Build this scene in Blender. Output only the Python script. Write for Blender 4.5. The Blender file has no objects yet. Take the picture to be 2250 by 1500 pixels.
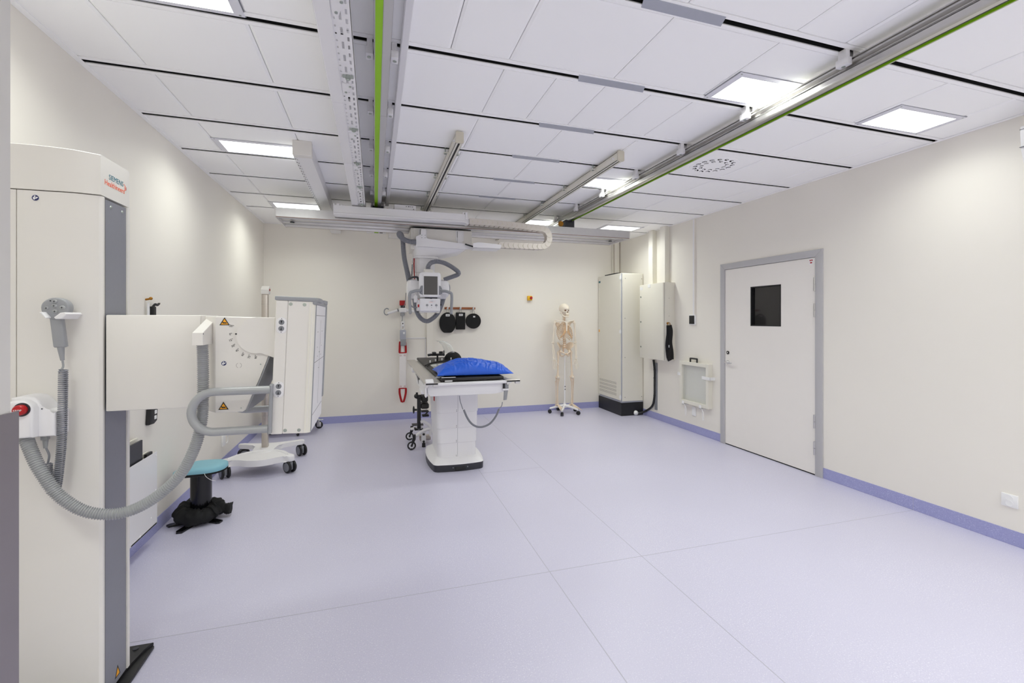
import bpy, bmesh, math, random
from mathutils import Vector, Matrix

random.seed(7)
SC = bpy.context.scene
COL = SC.collection
V = Vector
PI = math.pi

# ------------------------------------------------------------------ room
XL, XR, YF, YB, H = -1.474, 4.068, -2.6, 7.092, 2.842
SKEW = 0.0195                      # the ceiling grid runs a little out of square


def slot_y(k, x=XL):
    return 2.28 + SKEW * (x - XL) + 0.6355 * k


# ------------------------------------------------------------------ camera
FPX, YAW, CYP, CZ = 1007.6, 0.2918055, 701.84, 1.5
cam_d = bpy.data.cameras.new('camera')
cam = bpy.data.objects.new('camera', cam_d)
COL.objects.link(cam)
cam.location = (0, 0, CZ)
cam.rotation_euler = (PI / 2, 0, -YAW)
cam_d.sensor_fit = 'HORIZONTAL'
cam_d.sensor_width = 36
cam_d.lens = 36 * FPX / 2250
cam_d.shift_y = -(750 - CYP) / 2250
cam_d.clip_start = 0.02
SC.camera = cam


def ray(px, py):
    a, b = (px - 1125) / FPX, (py - CYP) / FPX
    return V((math.sin(YAW) + a * math.cos(YAW), math.cos(YAW) - a * math.sin(YAW), -b))


def at_x(px, py, X):
    d = ray(px, py)
    return V((0, 0, CZ)) + d * (X / d.x)


def at_y(px, py, Y):
    d = ray(px, py)
    return V((0, 0, CZ)) + d * (Y / d.y)


def at_z(px, py, Z):
    d = ray(px, py)
    return V((0, 0, CZ)) + d * ((Z - CZ) / d.z)


# ------------------------------------------------------------------ materials
def lin(c):
    return tuple(((v / 255) / 12.92 if v <= 10 else ((v / 255 + .055) / 1.055) ** 2.4) for v in c) + (1,)


def mat(name, rgb, rough=.5, metal=0., var=.03, scale=8., bump=0., bscale=200., spec=.5, emit=0., trans=0., coat=0.):
    m = bpy.data.materials.new(name)
    m.use_nodes = True
    nt = m.node_tree
    b = nt.nodes['Principled BSDF']
    c = lin(rgb)
    b.inputs['Base Color'].default_value = c
    b.inputs['Roughness'].default_value = rough
    b.inputs['Metallic'].default_value = metal
    b.inputs['Specular IOR Level'].default_value = spec
    if coat:
        b.inputs['Coat Weight'].default_value = coat
    if trans:
        b.inputs['Transmission Weight'].default_value = trans
        b.inputs['IOR'].default_value = 1.45
    if emit:
        b.inputs['Emission Color'].default_value = c
        b.inputs['Emission Strength'].default_value = emit
    tc = nt.nodes.new('ShaderNodeTexCoord')
    if var:
        n = nt.nodes.new('ShaderNodeTexNoise')
        n.inputs['Scale'].default_value = scale
        n.inputs['Detail'].default_value = 4
        nt.links.new(tc.outputs['Object'], n.inputs['Vector'])
        r = nt.nodes.new('ShaderNodeMix')
        r.data_type = 'RGBA'
        r.inputs[6].default_value = tuple(min(1, v * (1 - var)) for v in c[:3]) + (1,)
        r.inputs[7].default_value = tuple(min(1, v * (1 + var)) for v in c[:3]) + (1,)
        nt.links.new(n.outputs['Fac'], r.inputs[0])
        nt.links.new(r.outputs[2], b.inputs['Base Color'])
    if bump:
        n2 = nt.nodes.new('ShaderNodeTexNoise')
        n2.inputs['Scale'].default_value = bscale
        nt.links.new(tc.outputs['Object'], n2.inputs['Vector'])
        bp = nt.nodes.new('ShaderNodeBump')
        bp.inputs['Strength'].default_value = bump
        bp.inputs['Distance'].default_value = .002
        nt.links.new(n2.outputs['Fac'], bp.inputs['Height'])
        nt.links.new(bp.outputs['Normal'], b.inputs['Normal'])
    return m


def speckle(name, base, light, dark, rough):
    """vinyl with fine chips of two other tones"""
    m = mat(name, base, rough, var=0)
    nt = m.node_tree
    b = nt.nodes['Principled BSDF']
    tc = nt.nodes.new('ShaderNodeTexCoord')
    prev = None
    for sc, lo, hi, col in ((150, .60, .68, light), (210, .62, .70, dark), (1.3, .3, .9, tuple(v * .985 for v in base))):
        n = nt.nodes.new('ShaderNodeTexNoise')
        n.inputs['Scale'].default_value = sc
        n.inputs['Detail'].default_value = 1
        nt.links.new(tc.outputs['Object'], n.inputs['Vector'])
        mr = nt.nodes.new('ShaderNodeMapRange')
        mr.inputs[1].default_value = lo
        mr.inputs[2].default_value = hi
        nt.links.new(n.outputs['Fac'], mr.inputs[0])
        mx = nt.nodes.new('ShaderNodeMix')
        mx.data_type = 'RGBA'
        mx.inputs[6].default_value = lin(base)
        mx.inputs[7].default_value = lin(col)
        if prev:
            nt.links.new(prev, mx.inputs[6])
        nt.links.new(mr.outputs[0], mx.inputs[0])
        prev = mx.outputs[2]
    nt.links.new(prev, b.inputs['Base Color'])
    return m


M = {}
M['wall'] = mat('wall_paint', (235, 231, 223), .5, spec=.35, var=.012, scale=2, bump=.06, bscale=120)
M['ceiling'] = mat('ceiling_tile', (254, 254, 254), .8, var=.004, scale=3, bump=.05, bscale=400)
M['floor'] = speckle('floor_vinyl', (200, 198, 218), (222, 221, 234), (180, 179, 204), .34)
M['skirt'] = speckle('skirting_vinyl', (158, 160, 205), (186, 188, 222), (136, 138, 190), .38)
M['seam'] = mat('floor_seam', (178, 177, 190), .5, var=0)
M['white'] = mat('white_enamel', (232, 231, 233), .38, var=.01)
M['warmwhite'] = mat('warm_white_enamel', (228, 225, 220), .4, var=.012)
M['cream'] = mat('cream_paint', (226, 223, 212), .45, var=.012)
M['beige'] = mat('beige_cap', (208, 202, 186), .5, var=.02)
M['greyplastic'] = mat('grey_plastic', (150, 152, 156), .42, var=.02)
M['midgrey'] = mat('mid_grey_plastic', (128, 130, 136), .45, var=.02)
M['hose'] = mat('grey_hose', (160, 162, 164), .28, var=.02)
M['hosedark'] = mat('dark_grey_hose', (132, 134, 142), .35, var=.02)
M['slate'] = mat('slate_strip', (136, 137, 146), .55, var=.04, scale=60)
M['black'] = mat('black_plastic', (26, 26, 28), .45, var=.05)
M['charcoal'] = mat('charcoal_plastic', (48, 49, 56), .4, var=.05)
M['blackcloth'] = mat('black_cloth', (20, 20, 22), .85, var=.15, scale=90, bump=.4, bscale=500)
M['vinylblack'] = mat('black_vinyl', (34, 31, 30), .5, var=.08, scale=40, bump=.1)
M['carbon'] = mat('gloss_black_column', (14, 14, 18), .18, var=.1, scale=300)
M['steel'] = mat('brushed_steel', (196, 188, 180), .32, 1., var=.08, scale=40)
M['alu'] = mat('aluminium', (205, 204, 204), .36, 1., var=.04, scale=30)
M['alubright'] = mat('bright_aluminium', (196, 194, 191), .3, 1., var=.03, scale=20)
M['chrome'] = mat('chrome', (220, 220, 222), .12, 1., var=0)
M['zinc'] = mat('zinc_screw', (178, 186, 180), .35, .9, var=.05)
M['platezinc'] = mat('galvanised_plate', (176, 179, 190), .5, .35, var=.04, scale=20)
M['frame'] = mat('grey_door_frame', (186, 185, 187), .45, var=.015)
M['door'] = mat('door_laminate', (236, 232, 227), .45, var=.012)
M['dark'] = mat('dark_void', (10, 10, 11), .8, var=0)
M['green'] = mat('green_strip', (142, 196, 18), .45, var=.02)
M['chain'] = mat('chain_plastic', (212, 205, 196), .5, var=.02)
M['railsteel'] = mat('satin_rail', (206, 201, 195), .4, .55, var=.05, scale=40)
M['brown'] = mat('brown_seal', (132, 96, 78), .6, var=0)
M['blue'] = mat('blue_pillow_cover', (30, 92, 208), .42, var=.06, scale=12)
M['teal'] = mat('teal_vinyl', (128, 182, 198), .5, var=.03)
M['red'] = mat('red_plastic', (178, 18, 24), .4, var=.05)
M['redcloth'] = mat('red_webbing', (168, 16, 26), .8, var=.1, scale=60)
M['whitecloth'] = mat('white_webbing', (232, 228, 226), .85, var=.03, scale=60)
M['yellow'] = mat('yellow_plastic', (236, 186, 20), .45, var=.03)
M['signyellow'] = mat('yellow_sticker', (244, 170, 24), .5, var=.02)
M['navy'] = mat('navy_sticker', (26, 34, 92), .5, var=.02)
M['wood'] = mat('brown_wood', (150, 88, 48), .5, var=.18, scale=14)
M['bone'] = mat('ivory_bone', (226, 208, 186), .5, var=.06, scale=14)
M['bonepale'] = mat('pale_bone', (232, 222, 206), .5, var=.05, scale=14)
M['socket'] = mat('shaded_ochre_socket', (112, 78, 48), .7, var=.1)
M['vent'] = mat('vent_grey', (172, 168, 160), .6, var=0)
M['cartilage'] = mat('ochre_cartilage', (216, 178, 134), .55, var=.06, scale=14)
M['screen'] = mat('dark_screen', (84, 82, 80), .3, var=.02)
M['ink'] = mat('dark_ink', (40, 40, 44), .6, var=0)
M['inkgrey'] = mat('grey_ink', (112, 108, 108), .6, var=0)
M['logoteal'] = mat('teal_ink', (40, 116, 136), .5, var=0)
M['logoorange'] = mat('orange_ink', (232, 96, 44), .5, var=0)
M['tealtag'] = mat('teal_tag', (30, 104, 112), .5, var=0)
M['label'] = mat('white_label', (236, 236, 236), .6, var=0)
M['brass'] = mat('brass', (176, 124, 52), .35, .9, var=.1)
M['lamp'] = mat('lamp_panel', (250, 255, 250), .5, var=0, emit=4.)
M['lampframe'] = mat('lamp_frame', (222, 222, 230), .35, var=.01)
M['glass'] = mat('tinted_glass', (120, 120, 122), .04, var=0, trans=.95)
M['clear'] = mat('clear_acrylic', (244, 246, 246), .05, var=0)
_nt = M['clear'].node_tree
_mx = _nt.nodes.new('ShaderNodeMixShader')
_tr = _nt.nodes.new('ShaderNodeBsdfTransparent')
_tr.inputs[0].default_value = (.95, .96, .96, 1)
_fr = _nt.nodes.new('ShaderNodeLayerWeight')
_fr.inputs[0].default_value = .18
_nt.links.new(_fr.outputs['Facing'], _mx.inputs[0])
_nt.links.new(_tr.outputs[0], _mx.inputs[1])
_nt.links.new(_nt.nodes['Principled BSDF'].outputs[0], _mx.inputs[2])
_nt.links.new(_mx.outputs[0], _nt.nodes['Material Output'].inputs[0])
M['nearwhite'] = mat('partition_laminate', (214, 212, 208), .5, var=.01)
M['nearsteel'] = mat('kick_plate_steel', (150, 144, 148), .45, .7, var=.06, scale=6)
M['corridor'] = mat('corridor_paint', (150, 146, 142), .6, var=.03)

# ------------------------------------------------------------------ mesh builder
ORG = {}


def frame(o, right, up):
    r, u = V(right).normalized(), V(up).normalized()
    n = r.cross(u)
    return Matrix(((r.x, u.x, n.x, o[0]), (r.y, u.y, n.y, o[1]), (r.z, u.z, n.z, o[2]), (0, 0, 0, 1)))


def rrect(w, h, r, n=5, cx=0, cy=0):
    out = []
    for sx, sy, a0 in ((1, 1, 0), (-1, 1, 90), (-1, -1, 180), (1, -1, 270)):
        for i in range(n + 1):
            a = math.radians(a0 + 90 * i / n)
            out.append((cx + sx * (w / 2 - r) + r * math.cos(a), cy + sy * (h / 2 - r) + r * math.sin(a)))
    return out


def circ(r, n=24, cx=0, cy=0, ry=None):
    return [(cx + r * math.cos(2 * PI * i / n), cy + (ry or r) * math.sin(2 * PI * i / n)) for i in range(n)]


def spline(pts, n=8, closed=False):
    P = [V(p) for p in pts]
    out = []
    L = len(P)
    for i in range(L if closed else L - 1):
        if closed:
            p0, p1, p2, p3 = P[i - 1], P[i], P[(i + 1) % L], P[(i + 2) % L]
        else:
            p1, p2 = P[i], P[i + 1]
            p0 = P[i - 1] if i else p1 * 2 - p2
            p3 = P[i + 2] if i + 2 < L else p2 * 2 - p1
        for k in range(n):
            t = k / n
            out.append(.5 * (2 * p1 + (p2 - p0) * t + (2 * p0 - 5 * p1 + 4 * p2 - p3) * t * t + (3 * p1 - p0 - 3 * p2 + p3) * t ** 3))
    if not closed:
        out.append(P[-1])
    return out


def resample(pts, step):
    out = [pts[0].copy()]
    acc = 0
    for a, b in zip(pts, pts[1:]):
        seg = (b - a).length
        if seg < 1e-9:
            continue
        d = step - acc
        while d <= seg:
            out.append(a.lerp(b, d / seg))
            d += step
        acc = (acc + seg) % step
    return out


class MB:
    def __init__(s):
        s.v, s.f, s.m, s.mi = [], [], [], 0

    def mark(s):
        return len(s.v)

    def apply(s, fn, n=0):
        for i in range(n, len(s.v)):
            s.v[i] = fn(s.v[i]) if not isinstance(fn, Matrix) else fn @ s.v[i]
        return s

    def add(s, bm, X=None):
        bmesh.ops.recalc_face_normals(bm, faces=bm.faces)
        bm.verts.index_update()
        o = len(s.v)
        for v in bm.verts:
            s.v.append(X @ v.co if X else v.co.copy())
        for f in bm.faces:
            s.f.append([o + v.index for v in f.verts])
            s.m.append(s.mi)
        bm.free()
        return s

    def raw(s, verts, faces):
        bm = bmesh.new()
        vs = [bm.verts.new(v) for v in verts]
        for f in faces:
            try:
                bm.faces.new([vs[i] for i in f])
            except ValueError:
                pass
        return s.add(bm)

    def box(s, a, b, bev=0, seg=2, X=None):
        bm = bmesh.new()
        lo = [min(a[i], b[i]) for i in range(3)]
        hi = [max(a[i], b[i]) for i in range(3)]
        vs = [bm.verts.new(((hi if i & 1 else lo)[0], (hi if i & 2 else lo)[1], (hi if i & 4 else lo)[2])) for i in range(8)]
        for q in ((0, 2, 3, 1), (4, 5, 7, 6), (0, 1, 5, 4), (2, 6, 7, 3), (0, 4, 6, 2), (1, 3, 7, 5)):
            bm.faces.new([vs[i] for i in q])
        if bev:
            bmesh.ops.bevel(bm, geom=bm.edges[:], offset=bev, segments=seg, affect='EDGES', profile=.5, clamp_overlap=True)
        return s.add(bm, X)

    def cbox(s, c, d, bev=0, seg=2, X=None):
        return s.box([c[i] - d[i] / 2 for i in range(3)], [c[i] + d[i] / 2 for i in range(3)], bev, seg, X)

    def prism(s, poly, axis, a, b, bev=0, seg=2, X=None):
        bm = bmesh.new()

        def pt(p, t):
            return {'x': (t, p[0], p[1]), 'y': (p[0], t, p[1]), 'z': (p[0], p[1], t)}[axis]
        A = [bm.verts.new(pt(p, a)) for p in poly]
        B = [bm.verts.new(pt(p, b)) for p in poly]
        n = len(poly)
        bm.faces.new(A)
        bm.faces.new(B[::-1])
        for i in range(n):
            bm.faces.new((A[i], B[i], B[(i + 1) % n], A[(i + 1) % n]))
        if bev:
            ed = [e for e in bm.edges if abs((e.verts[0].co - e.verts[1].co)['xyz'.index(axis)]) < 1e-7]
            bmesh.ops.bevel(bm, geom=ed, offset=bev, segments=seg, affect='EDGES', profile=.5, clamp_overlap=True)
        return s.add(bm, X)

    def tube(s, pts, r, n=12, caps=True, closed=False, flat=None):
        P = [V(p) for p in pts]
        R = r if isinstance(r, (list, tuple)) else [r] * len(P)
        bm = bmesh.new()
        L = len(P)
        T = []
        for i in range(L):
            if closed:
                t = P[(i + 1) % L] - P[i - 1]
            else:
                t = P[min(i + 1, L - 1)] - P[max(i - 1, 0)]
            T.append(t.normalized() if t.length > 1e-9 else V((0, 0, 1)))
        u = T[0].orthogonal().normalized()
        if flat is not None:
            u = (V(flat[0]) - T[0] * V(flat[0]).dot(T[0])).normalized()
        rings = []
        for i in range(L):
            u = (u - T[i] * u.dot(T[i])).normalized()
            w = T[i].cross(u)
            k = flat[1] if flat else 1
            rings.append([bm.verts.new(P[i] + (u * math.cos(2 * PI * j / n) + w * math.sin(2 * PI * j / n) * k) * R[i]) for j in range(n)])
        for i in range(L if closed else L - 1):
            A, B = rings[i], rings[(i + 1) % L]
            for j in range(n):
                bm.faces.new((A[j], A[(j + 1) % n], B[(j + 1) % n], B[j]))
        if caps and not closed:
            bm.faces.new(rings[0][::-1])
            bm.faces.new(rings[-1])
        return s.add(bm)

    def cyl(s, a, b, r, r2=None, n=24):
        return s.tube([a, b], [r, r if r2 is None else r2], n)

    def hose(s, pts, r, pitch=.01, n=18, depth=.86, res=10):
        q = resample(spline(pts, res), pitch / 6)
        pat = (1, .985, .985 * .4 + depth * .6, depth, depth, .985 * .4 + depth * .6)
        rr = [r * pat[i % 6] for i in range(len(q))]
        return s.tube(q, rr, n)

    def ell(s, c, d, nu=20, nv=14, X=None):
        bm = bmesh.new()
        bmesh.ops.create_uvsphere(bm, u_segments=nu, v_segments=nv, radius=1)
        for v in bm.verts:
            v.co = V((v.co.x * d[0], v.co.y * d[1], v.co.z * d[2])) + V(c)
        return s.add(bm, X)

    def lathe(s, prof, c=(0, 0, 0), axis=(0, 0, 1), n=28):
        ax = V(axis).normalized()
        pts = [V(c) + ax * z for r, z in prof]
        return s.tube_l(pts, [max(r, 1e-4) for r, z in prof], ax, n)

    def tube_l(s, pts, R, ax, n):
        bm = bmesh.new()
        u = ax.orthogonal().normalized()
        w = ax.cross(u)
        rings = [[bm.verts.new(p + (u * math.cos(2 * PI * j / n) + w * math.sin(2 * PI * j / n)) * r) for j in range(n)] for p, r in zip(pts, R)]
        for A, B in zip(rings, rings[1:]):
            for j in range(n):
                bm.faces.new((A[j], A[(j + 1) % n], B[(j + 1) % n], B[j]))
        bm.faces.new(rings[0][::-1])
        bm.faces.new(rings[-1])
        return s.add(bm)

    def text(s, txt, size, X, th=.0006, align='CENTER'):
        cu = bpy.data.curves.new('writing', 'FONT')
        cu.body = txt
        cu.size = size
        cu.align_x = align
        cu.align_y = 'CENTER'
        cu.extrude = th
        cu.resolution_u = 3
        ob = bpy.data.objects.new('writing', cu)
        COL.objects.link(ob)
        dg = bpy.context.evaluated_depsgraph_get()
        me = ob.evaluated_get(dg).to_mesh()
        o = len(s.v)
        for v in me.vertices:
            s.v.append(X @ v.co)
        for p in me.polygons:
            s.f.append([o + i for i in p.vertices])
            s.m.append(s.mi)
        ob.evaluated_get(dg).to_mesh_clear()
        bpy.data.objects.remove(ob)
        bpy.data.curves.remove(cu)
        return s

    def build(s, name, mats, parent=None, org=None, local=False, sharp=35, smooth=True):
        me = bpy.data.meshes.new(name)
        if org is None:
            if parent is not None and not local:
                org = ORG.get(parent.name, V((0, 0, 0)))
            elif parent is None and not local:
                lo = V([min(v[i] for v in s.v) for i in range(3)])
                hi = V([max(v[i] for v in s.v) for i in range(3)])
                org = V(((lo.x + hi.x) / 2, (lo.y + hi.y) / 2, lo.z))
            else:
                org = V((0, 0, 0))
        org = V(org)
        me.from_pydata([v - org for v in s.v], [], s.f)
        if not isinstance(mats, (list, tuple)):
            mats = [mats]
        for m in mats:
            me.materials.append(M[m] if isinstance(m, str) else m)
        me.polygons.foreach_set('material_index', s.m)
        if smooth:
            me.polygons.foreach_set('use_smooth', [True] * len(me.polygons))
            me.set_sharp_from_angle(angle=math.radians(sharp))
        me.update()
        o = bpy.data.objects.new(name, me)
        COL.objects.link(o)
        if parent is not None:
            o.parent = parent
            ORG[o.name] = org
        else:
            o.location = org
            ORG[o.name] = org
        return o


def tag(o, label=None, cat=None, group=None, kind=None):
    if label:
        o['label'] = label
    if cat:
        o['category'] = cat
    if group:
        o['group'] = group
    if kind:
        o['kind'] = kind
    return o


def thing(name, loc, label, cat, group=None, rz=0):
    o = bpy.data.objects.new(name, None)
    o.empty_display_size = .05
    COL.objects.link(o)
    o.location = loc
    o.rotation_euler = (0, 0, rz)
    ORG[o.name] = V(loc)
    return tag(o, label, cat, group)


def dup(o, parent=None, loc=None):
    c = o.copy()
    COL.objects.link(c)
    if parent is not None:
        c.parent = parent
    if loc is not None:
        c.location = loc
    for ch in list(o.children):
        dup(ch, c)
    return c


def struct(o):
    return tag(o, kind='structure')

# ================================================================== the setting
b = MB().box((XL - .15, YF - .15, -.12), (XR + .15, YB + .15, 0))
b.mi = 1
for x, y0, y1 in ((1.0, 1.0, 5.1), (1.625, 1.2, 6.95)):
    b.box((x - .0018, y0, 0), (x + .0018, y1, .0006))
b.box((XL, 2.548, 0), (XR, 2.5515, .0006))
b.box((1.0, 4.372, 0), (1.625, 4.375, .0006))
struct(b.build('floor', ['floor', 'seam'], org=(0, 0, 0)))

T = .15
DY0, DY1, DZ1 = 3.385, 4.567, 2.098          # door leaf
FY0, FY1, FZ1 = 3.306, 4.640, 2.172          # outside of the frame
struct(MB().box((XL - T, YF, 0), (XL, YB, H + .1)).build('wall_left', 'wall', org=(0, 0, 0)))
struct(MB().box((XL - T, YB, 0), (XR + T, YB + T, H + .1)).build('wall_back', 'wall', org=(0, 0, 0)))
struct(MB().box((XL - T, YF - T, 0), (XR + T, YF, H + .1)).build('wall_front', 'wall', org=(0, 0, 0)))
b = MB()
b.box((XR, YF, 0), (XR + T, FY0 + .02, H + .1)).box((XR, FY1 - .02, 0), (XR + T, YB, H + .1)).box((XR, FY0 + .02, FZ1 - .02), (XR + T, FY1 - .02, H + .1))
struct(b.build('wall_right', 'wall', org=(0, 0, 0)))

# skirting: vinyl strip turned up the wall, with joints
SK = .1


def skirting(name, a, c, joints=()):
    (x0, y0), (x1, y1) = a, c
    b = MB().box((x0, y0, 0), (x1, y1, SK), .0015, 1)
    b.mi = 1
    for j in joints:
        if abs(x1 - x0) < abs(y1 - y0):
            b.box((x0 - .0004, j - .001, 0), (x1 + .0004, j + .001, SK + .0004))
        else:
            b.box((j - .001, y0 - .0004, 0), (j + .001, y1 + .0004, SK + .0004))
    struct(b.build(name, ['skirt', 'seam'], org=(0, 0, 0)))


skirting('baseboard_left', (XL, YF), (XL + .004, YB), (2.55, 5.2))
skirting('baseboard_back', (XL, YB - .004), (XR, YB), (1.3, 2.2))
b_ = (XR - .004, XR)
skirting('baseboard_right', (b_[0], YF), (b_[1], FY0), (2.55, .6))
skirting('baseboard_right', (b_[0], FY1), (b_[1], YB), (5.6,))
skirting('baseboard_front', (XL, YF), (XR, YF + .004))

# ------------------------------------------------------------------ ceiling
b = MB()
XT = [XL, -1.155, -.55, .06, .67, 1.28, 1.89, 2.5, 3.13, 3.74, XR]
EXTRA = {-1: [.365], 0: [.975, 1.59], -2: [2.2]}
DROP = {-1: [], 0: [], 1: []}
G = .0022
b.mi = 1
b.box((XL - .1, YF - .1, H + .052), (XR + .1, YB + .1, H + .09))
b.mi = 0
K0, K1 = -7, 6
for k in range(K0 - 1, K1 + 1):
    xs = sorted(XT + EXTRA.get(k, []))
    for x0, x1 in zip(xs, xs[1:]):
        y0 = slot_y(k) + .052 if k >= K0 else None
        y1 = slot_y(k + 1) - .052 if k < K1 + 1 else None

        def Y(x, base):
            return base + SKEW * (x - XL)
        ya0, ya1 = slot_y(k, x0) + .046, slot_y(k, x1) + .046
        yb0, yb1 = slot_y(k + 1, x0) - .046, slot_y(k + 1, x1) - .046
        if k == K0 - 1:
            ya0 = ya1 = YF
        if k == K1:
            yb0 = yb1 = YB
        if yb0 - ya0 < .03:
            continue
        g = G
        q = [(x0 + g, ya0 + g), (x1 - g, ya1 + g), (x1 - g, yb1 - g), (x0 + g, yb0 - g)]
        c = .013
        q2 = [(q[0][0] + c, q[0][1] + .002), (q[1][0] - c, q[1][1] + .002), (q[2][0] - c, q[2][1] - .002), (q[3][0] + c, q[3][1] - .002)]
        vs = [(x, y, H) for x, y in q2] + [(x, y, H + .0055) for x, y in q] + [(x, y, H + .02) for x, y in q]
        b.raw(vs, [[0, 1, 2, 3], [8, 9, 10, 11]] + [[o + i, o + (i + 1) % 4, o + 4 + (i + 1) % 4, o + 4 + i] for o in (0, 4) for i in range(4)])
struct(b.build('ceiling', ['ceiling', 'midgrey'], org=(0, 0, 0), sharp=10))

# slotted rails let into the ceiling: white flanges either side of a dark channel
n = 0
for k in range(K0, K1 + 1):
    n += 1
    b = MB()
    for s in (-1, 1):
        b.mi = 0
        y0, y1 = sorted((s * .0165, s * .044))
        b.box((XL, y0, H - .0015), (XR, y1, H + .012), .001, 1)
        y0, y1 = sorted((s * .0165, s * .0195))
        b.box((XL, y0, H + .0), (XR, y1, H + .05))
    b.mi = 1
    b.box((XL, -.0165, H + .028), (XR, .0165, H + .05))
    b.box((XL, -.0166, H + .004), (XR, -.0155, H + .05)).box((XL, .0155, H + .004), (XR, .0166, H + .05))
    yk = slot_y(k)
    b.apply(lambda v: V((v.x, v.y + yk + SKEW * (v.x - XL), v.z)))
    struct(b.build('trim_%d' % n, ['ceiling', 'dark'], org=(0, 0, 0)))
for nm, x0, x1 in (('trim_%d' % (n + 1), XL, XL + .03), ('trim_%d' % (n + 2), XR - .03, XR)):
    struct(MB().box((x0, YF, H - .006), (x1, YB, H - .0016), .001, 1).build(nm, 'ceiling', org=(0, 0, 0)))
struct(MB().box((XL + .03, YB - .03, H - .006), (XR - .03, YB, H - .0016), .001, 1).build('trim_%d' % (n + 3), 'ceiling', org=(0, 0, 0)))

# ------------------------------------------------------------------ door in the right wall
root = bpy.data.objects.new('door_1', None)
COL.objects.link(root)
root.location = (XR, (DY0 + DY1) / 2, 0)
ORG['door_1'] = V(root.location)
struct(root)
b = MB()
xf0, xf1 = XR - .016, XR + .11
for poly in ([(FY0, 0), (DY0 - .004, 0), (DY0 - .004, DZ1 + .004), (FY0, FZ1)], [(DY1 + .004, 0), (FY1, 0), (FY1, FZ1), (DY1 + .004, DZ1 + .004)],
             [(FY0, FZ1), (DY0 - .004, DZ1 + .004), (DY1 + .004, DZ1 + .004), (FY1, FZ1)]):
    b.prism(poly, 'x', xf0, xf1, .003, 2)
b.box((XR + .06, DY0 - .01, 0), (XR + .1, DY0 + .012, DZ1 + .004)).box((XR + .06, DY1 - .012, 0), (XR + .1, DY1 + .01, DZ1 + .004))
b.build('door_frame', 'frame', root)
GY0, GY1, GZ0, GZ1 = 3.775, 4.178, 1.428, 1.868
leaf = MB()
xl0, xl1 = XR - .004, XR + .05
for y0, y1, z0, z1 in ((DY0, GY0, .012, DZ1), (GY1, DY1, .012, DZ1), (GY0, GY1, .012, GZ0), (GY0, GY1, GZ1, DZ1)):
    leaf.box((xl0, y0, z0), (xl1, y1, z1))
leaf = leaf.build('door_leaf', 'door', root)
b = MB()
for y0, y1, z0, z1 in ((GY0, GY0 + .012, GZ0, GZ1), (GY1 - .012, GY1, GZ0, GZ1), (GY0, GY1, GZ0, GZ0 + .012), (GY0, GY1, GZ1 - .012, GZ1)):
    b.box((xl0 - .003, y0, z0), (xl1, y1, z1), .001, 1)
b.build('glass_bead', 'black', leaf)
MB().box((XR + .02, GY0 + .01, GZ0 + .01), (XR + .026, GY1 - .01, GZ1 - .01)).build('glass_pane', 'glass', leaf)
b = MB().box((XR + .0, DY0, .0), (XR + .05, DY1, .011))
b.build('door_sill', 'dark', root)
for z in (1.84, 1.59, .52, .265):
    h = MB().cyl((xl0 - .012, DY0 - .001, z - .065), (xl0 - .012, DY0 - .001, z - .002), .0095, n=14).cyl((xl0 - .012, DY0 - .001, z + .002), (xl0 - .012, DY0 - .001, z + .065), .0095, n=14)
    h.box((xl0 - .006, DY0 - .018, z - .06), (xl0 + .002, DY0 + .018, z + .06), .001, 1)
    h.build('hinge', 'alu', root)
hy = DY1 - .045
h = MB().cyl((xl0 + .001, hy, .99), (xl0 - .012, hy, .99), .022).tube(spline([(xl0 - .008, hy, .99), (xl0 - .045, hy, .99), (xl0 - .052, hy - .02, .99), (xl0 - .05, hy - .105, .988)], 6), .0095, 12)
h.build('door_handle', 'chrome', leaf)
h = MB().cyl((xl0 + .001, hy, 1.105), (xl0 - .008, hy, 1.105), .02)
h.mi = 1
h.cyl((xl0 - .007, hy, 1.105), (xl0 - .01, hy, 1.105), .009, n=14)
h.build('lock_cylinder', ['black', 'chrome'], leaf)
b = MB().box((xl0 - .0012, 3.405, 2.035), (xl0 + .001, 3.452, 2.092))
b.mi = 1
for y, z, w, hh in ((3.42, 2.075, .012, .014), (3.438, 2.075, .012, .014), (3.429, 2.052, .022, .012)):
    b.box((xl0 - .002, y - w / 2, z - hh / 2), (xl0 + .001, y + w / 2, z + hh / 2))
b.build('door_sticker', ['label', 'redcloth'], leaf)
# dim corridor seen through the door glass
b = MB()
cx0, cx1, cy0, cy1 = XR + T, XR + 1.5, 2.9, 6.0
b.box((cx1, cy0, 0), (cx1 + .05, cy1, 2.6)).box((cx0, cy0 - .05, 0), (cx1, cy0, 2.6)).box((cx0, cy1, 0), (cx1, cy1 + .05, 2.6)).box((cx0, cy0, 2.6), (cx1, cy1, 2.65)).box((cx0, cy0, -.05), (cx1 + .05, cy1, 0))
b.mi = 1
b.box((cx1 - .02, cy0, 2.0), (cx1, cy1, 2.25))
struct(b.build('wall_corridor', ['corridor', 'wood'], org=(0, 0, 0)))

ld = bpy.data.lights.new('corridor_fill_light', 'AREA')  # unseen lamp, added to brighten the corridor behind the glass
ld.size = .5
ld.energy = 5
lo = bpy.data.objects.new('corridor_fill_light', ld)
COL.objects.link(lo)
lo.location = (cx0 + .6, 5.2, 2.58)
# ------------------------------------------------------------------ open door beside the camera
root = bpy.data.objects.new('door_2', None)
COL.objects.link(root)
root.location = (-.66, .55, 0)
ORG['door_2'] = V(root.location)
struct(root)
MB().box((-.668, .05, .01), (-.62, 1.04, 2.3), .002, 1).build('door_leaf', 'nearwhite', root)
b = MB().box((-.6195, .06, .012), (-.6175, 1.055, 1.335), .0005, 1)
b.build('kick_plate', 'nearsteel', root)

# ================================================================== lamps
def near(vx, vy):
    return vy + SKEW * (vx - XL)


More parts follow.
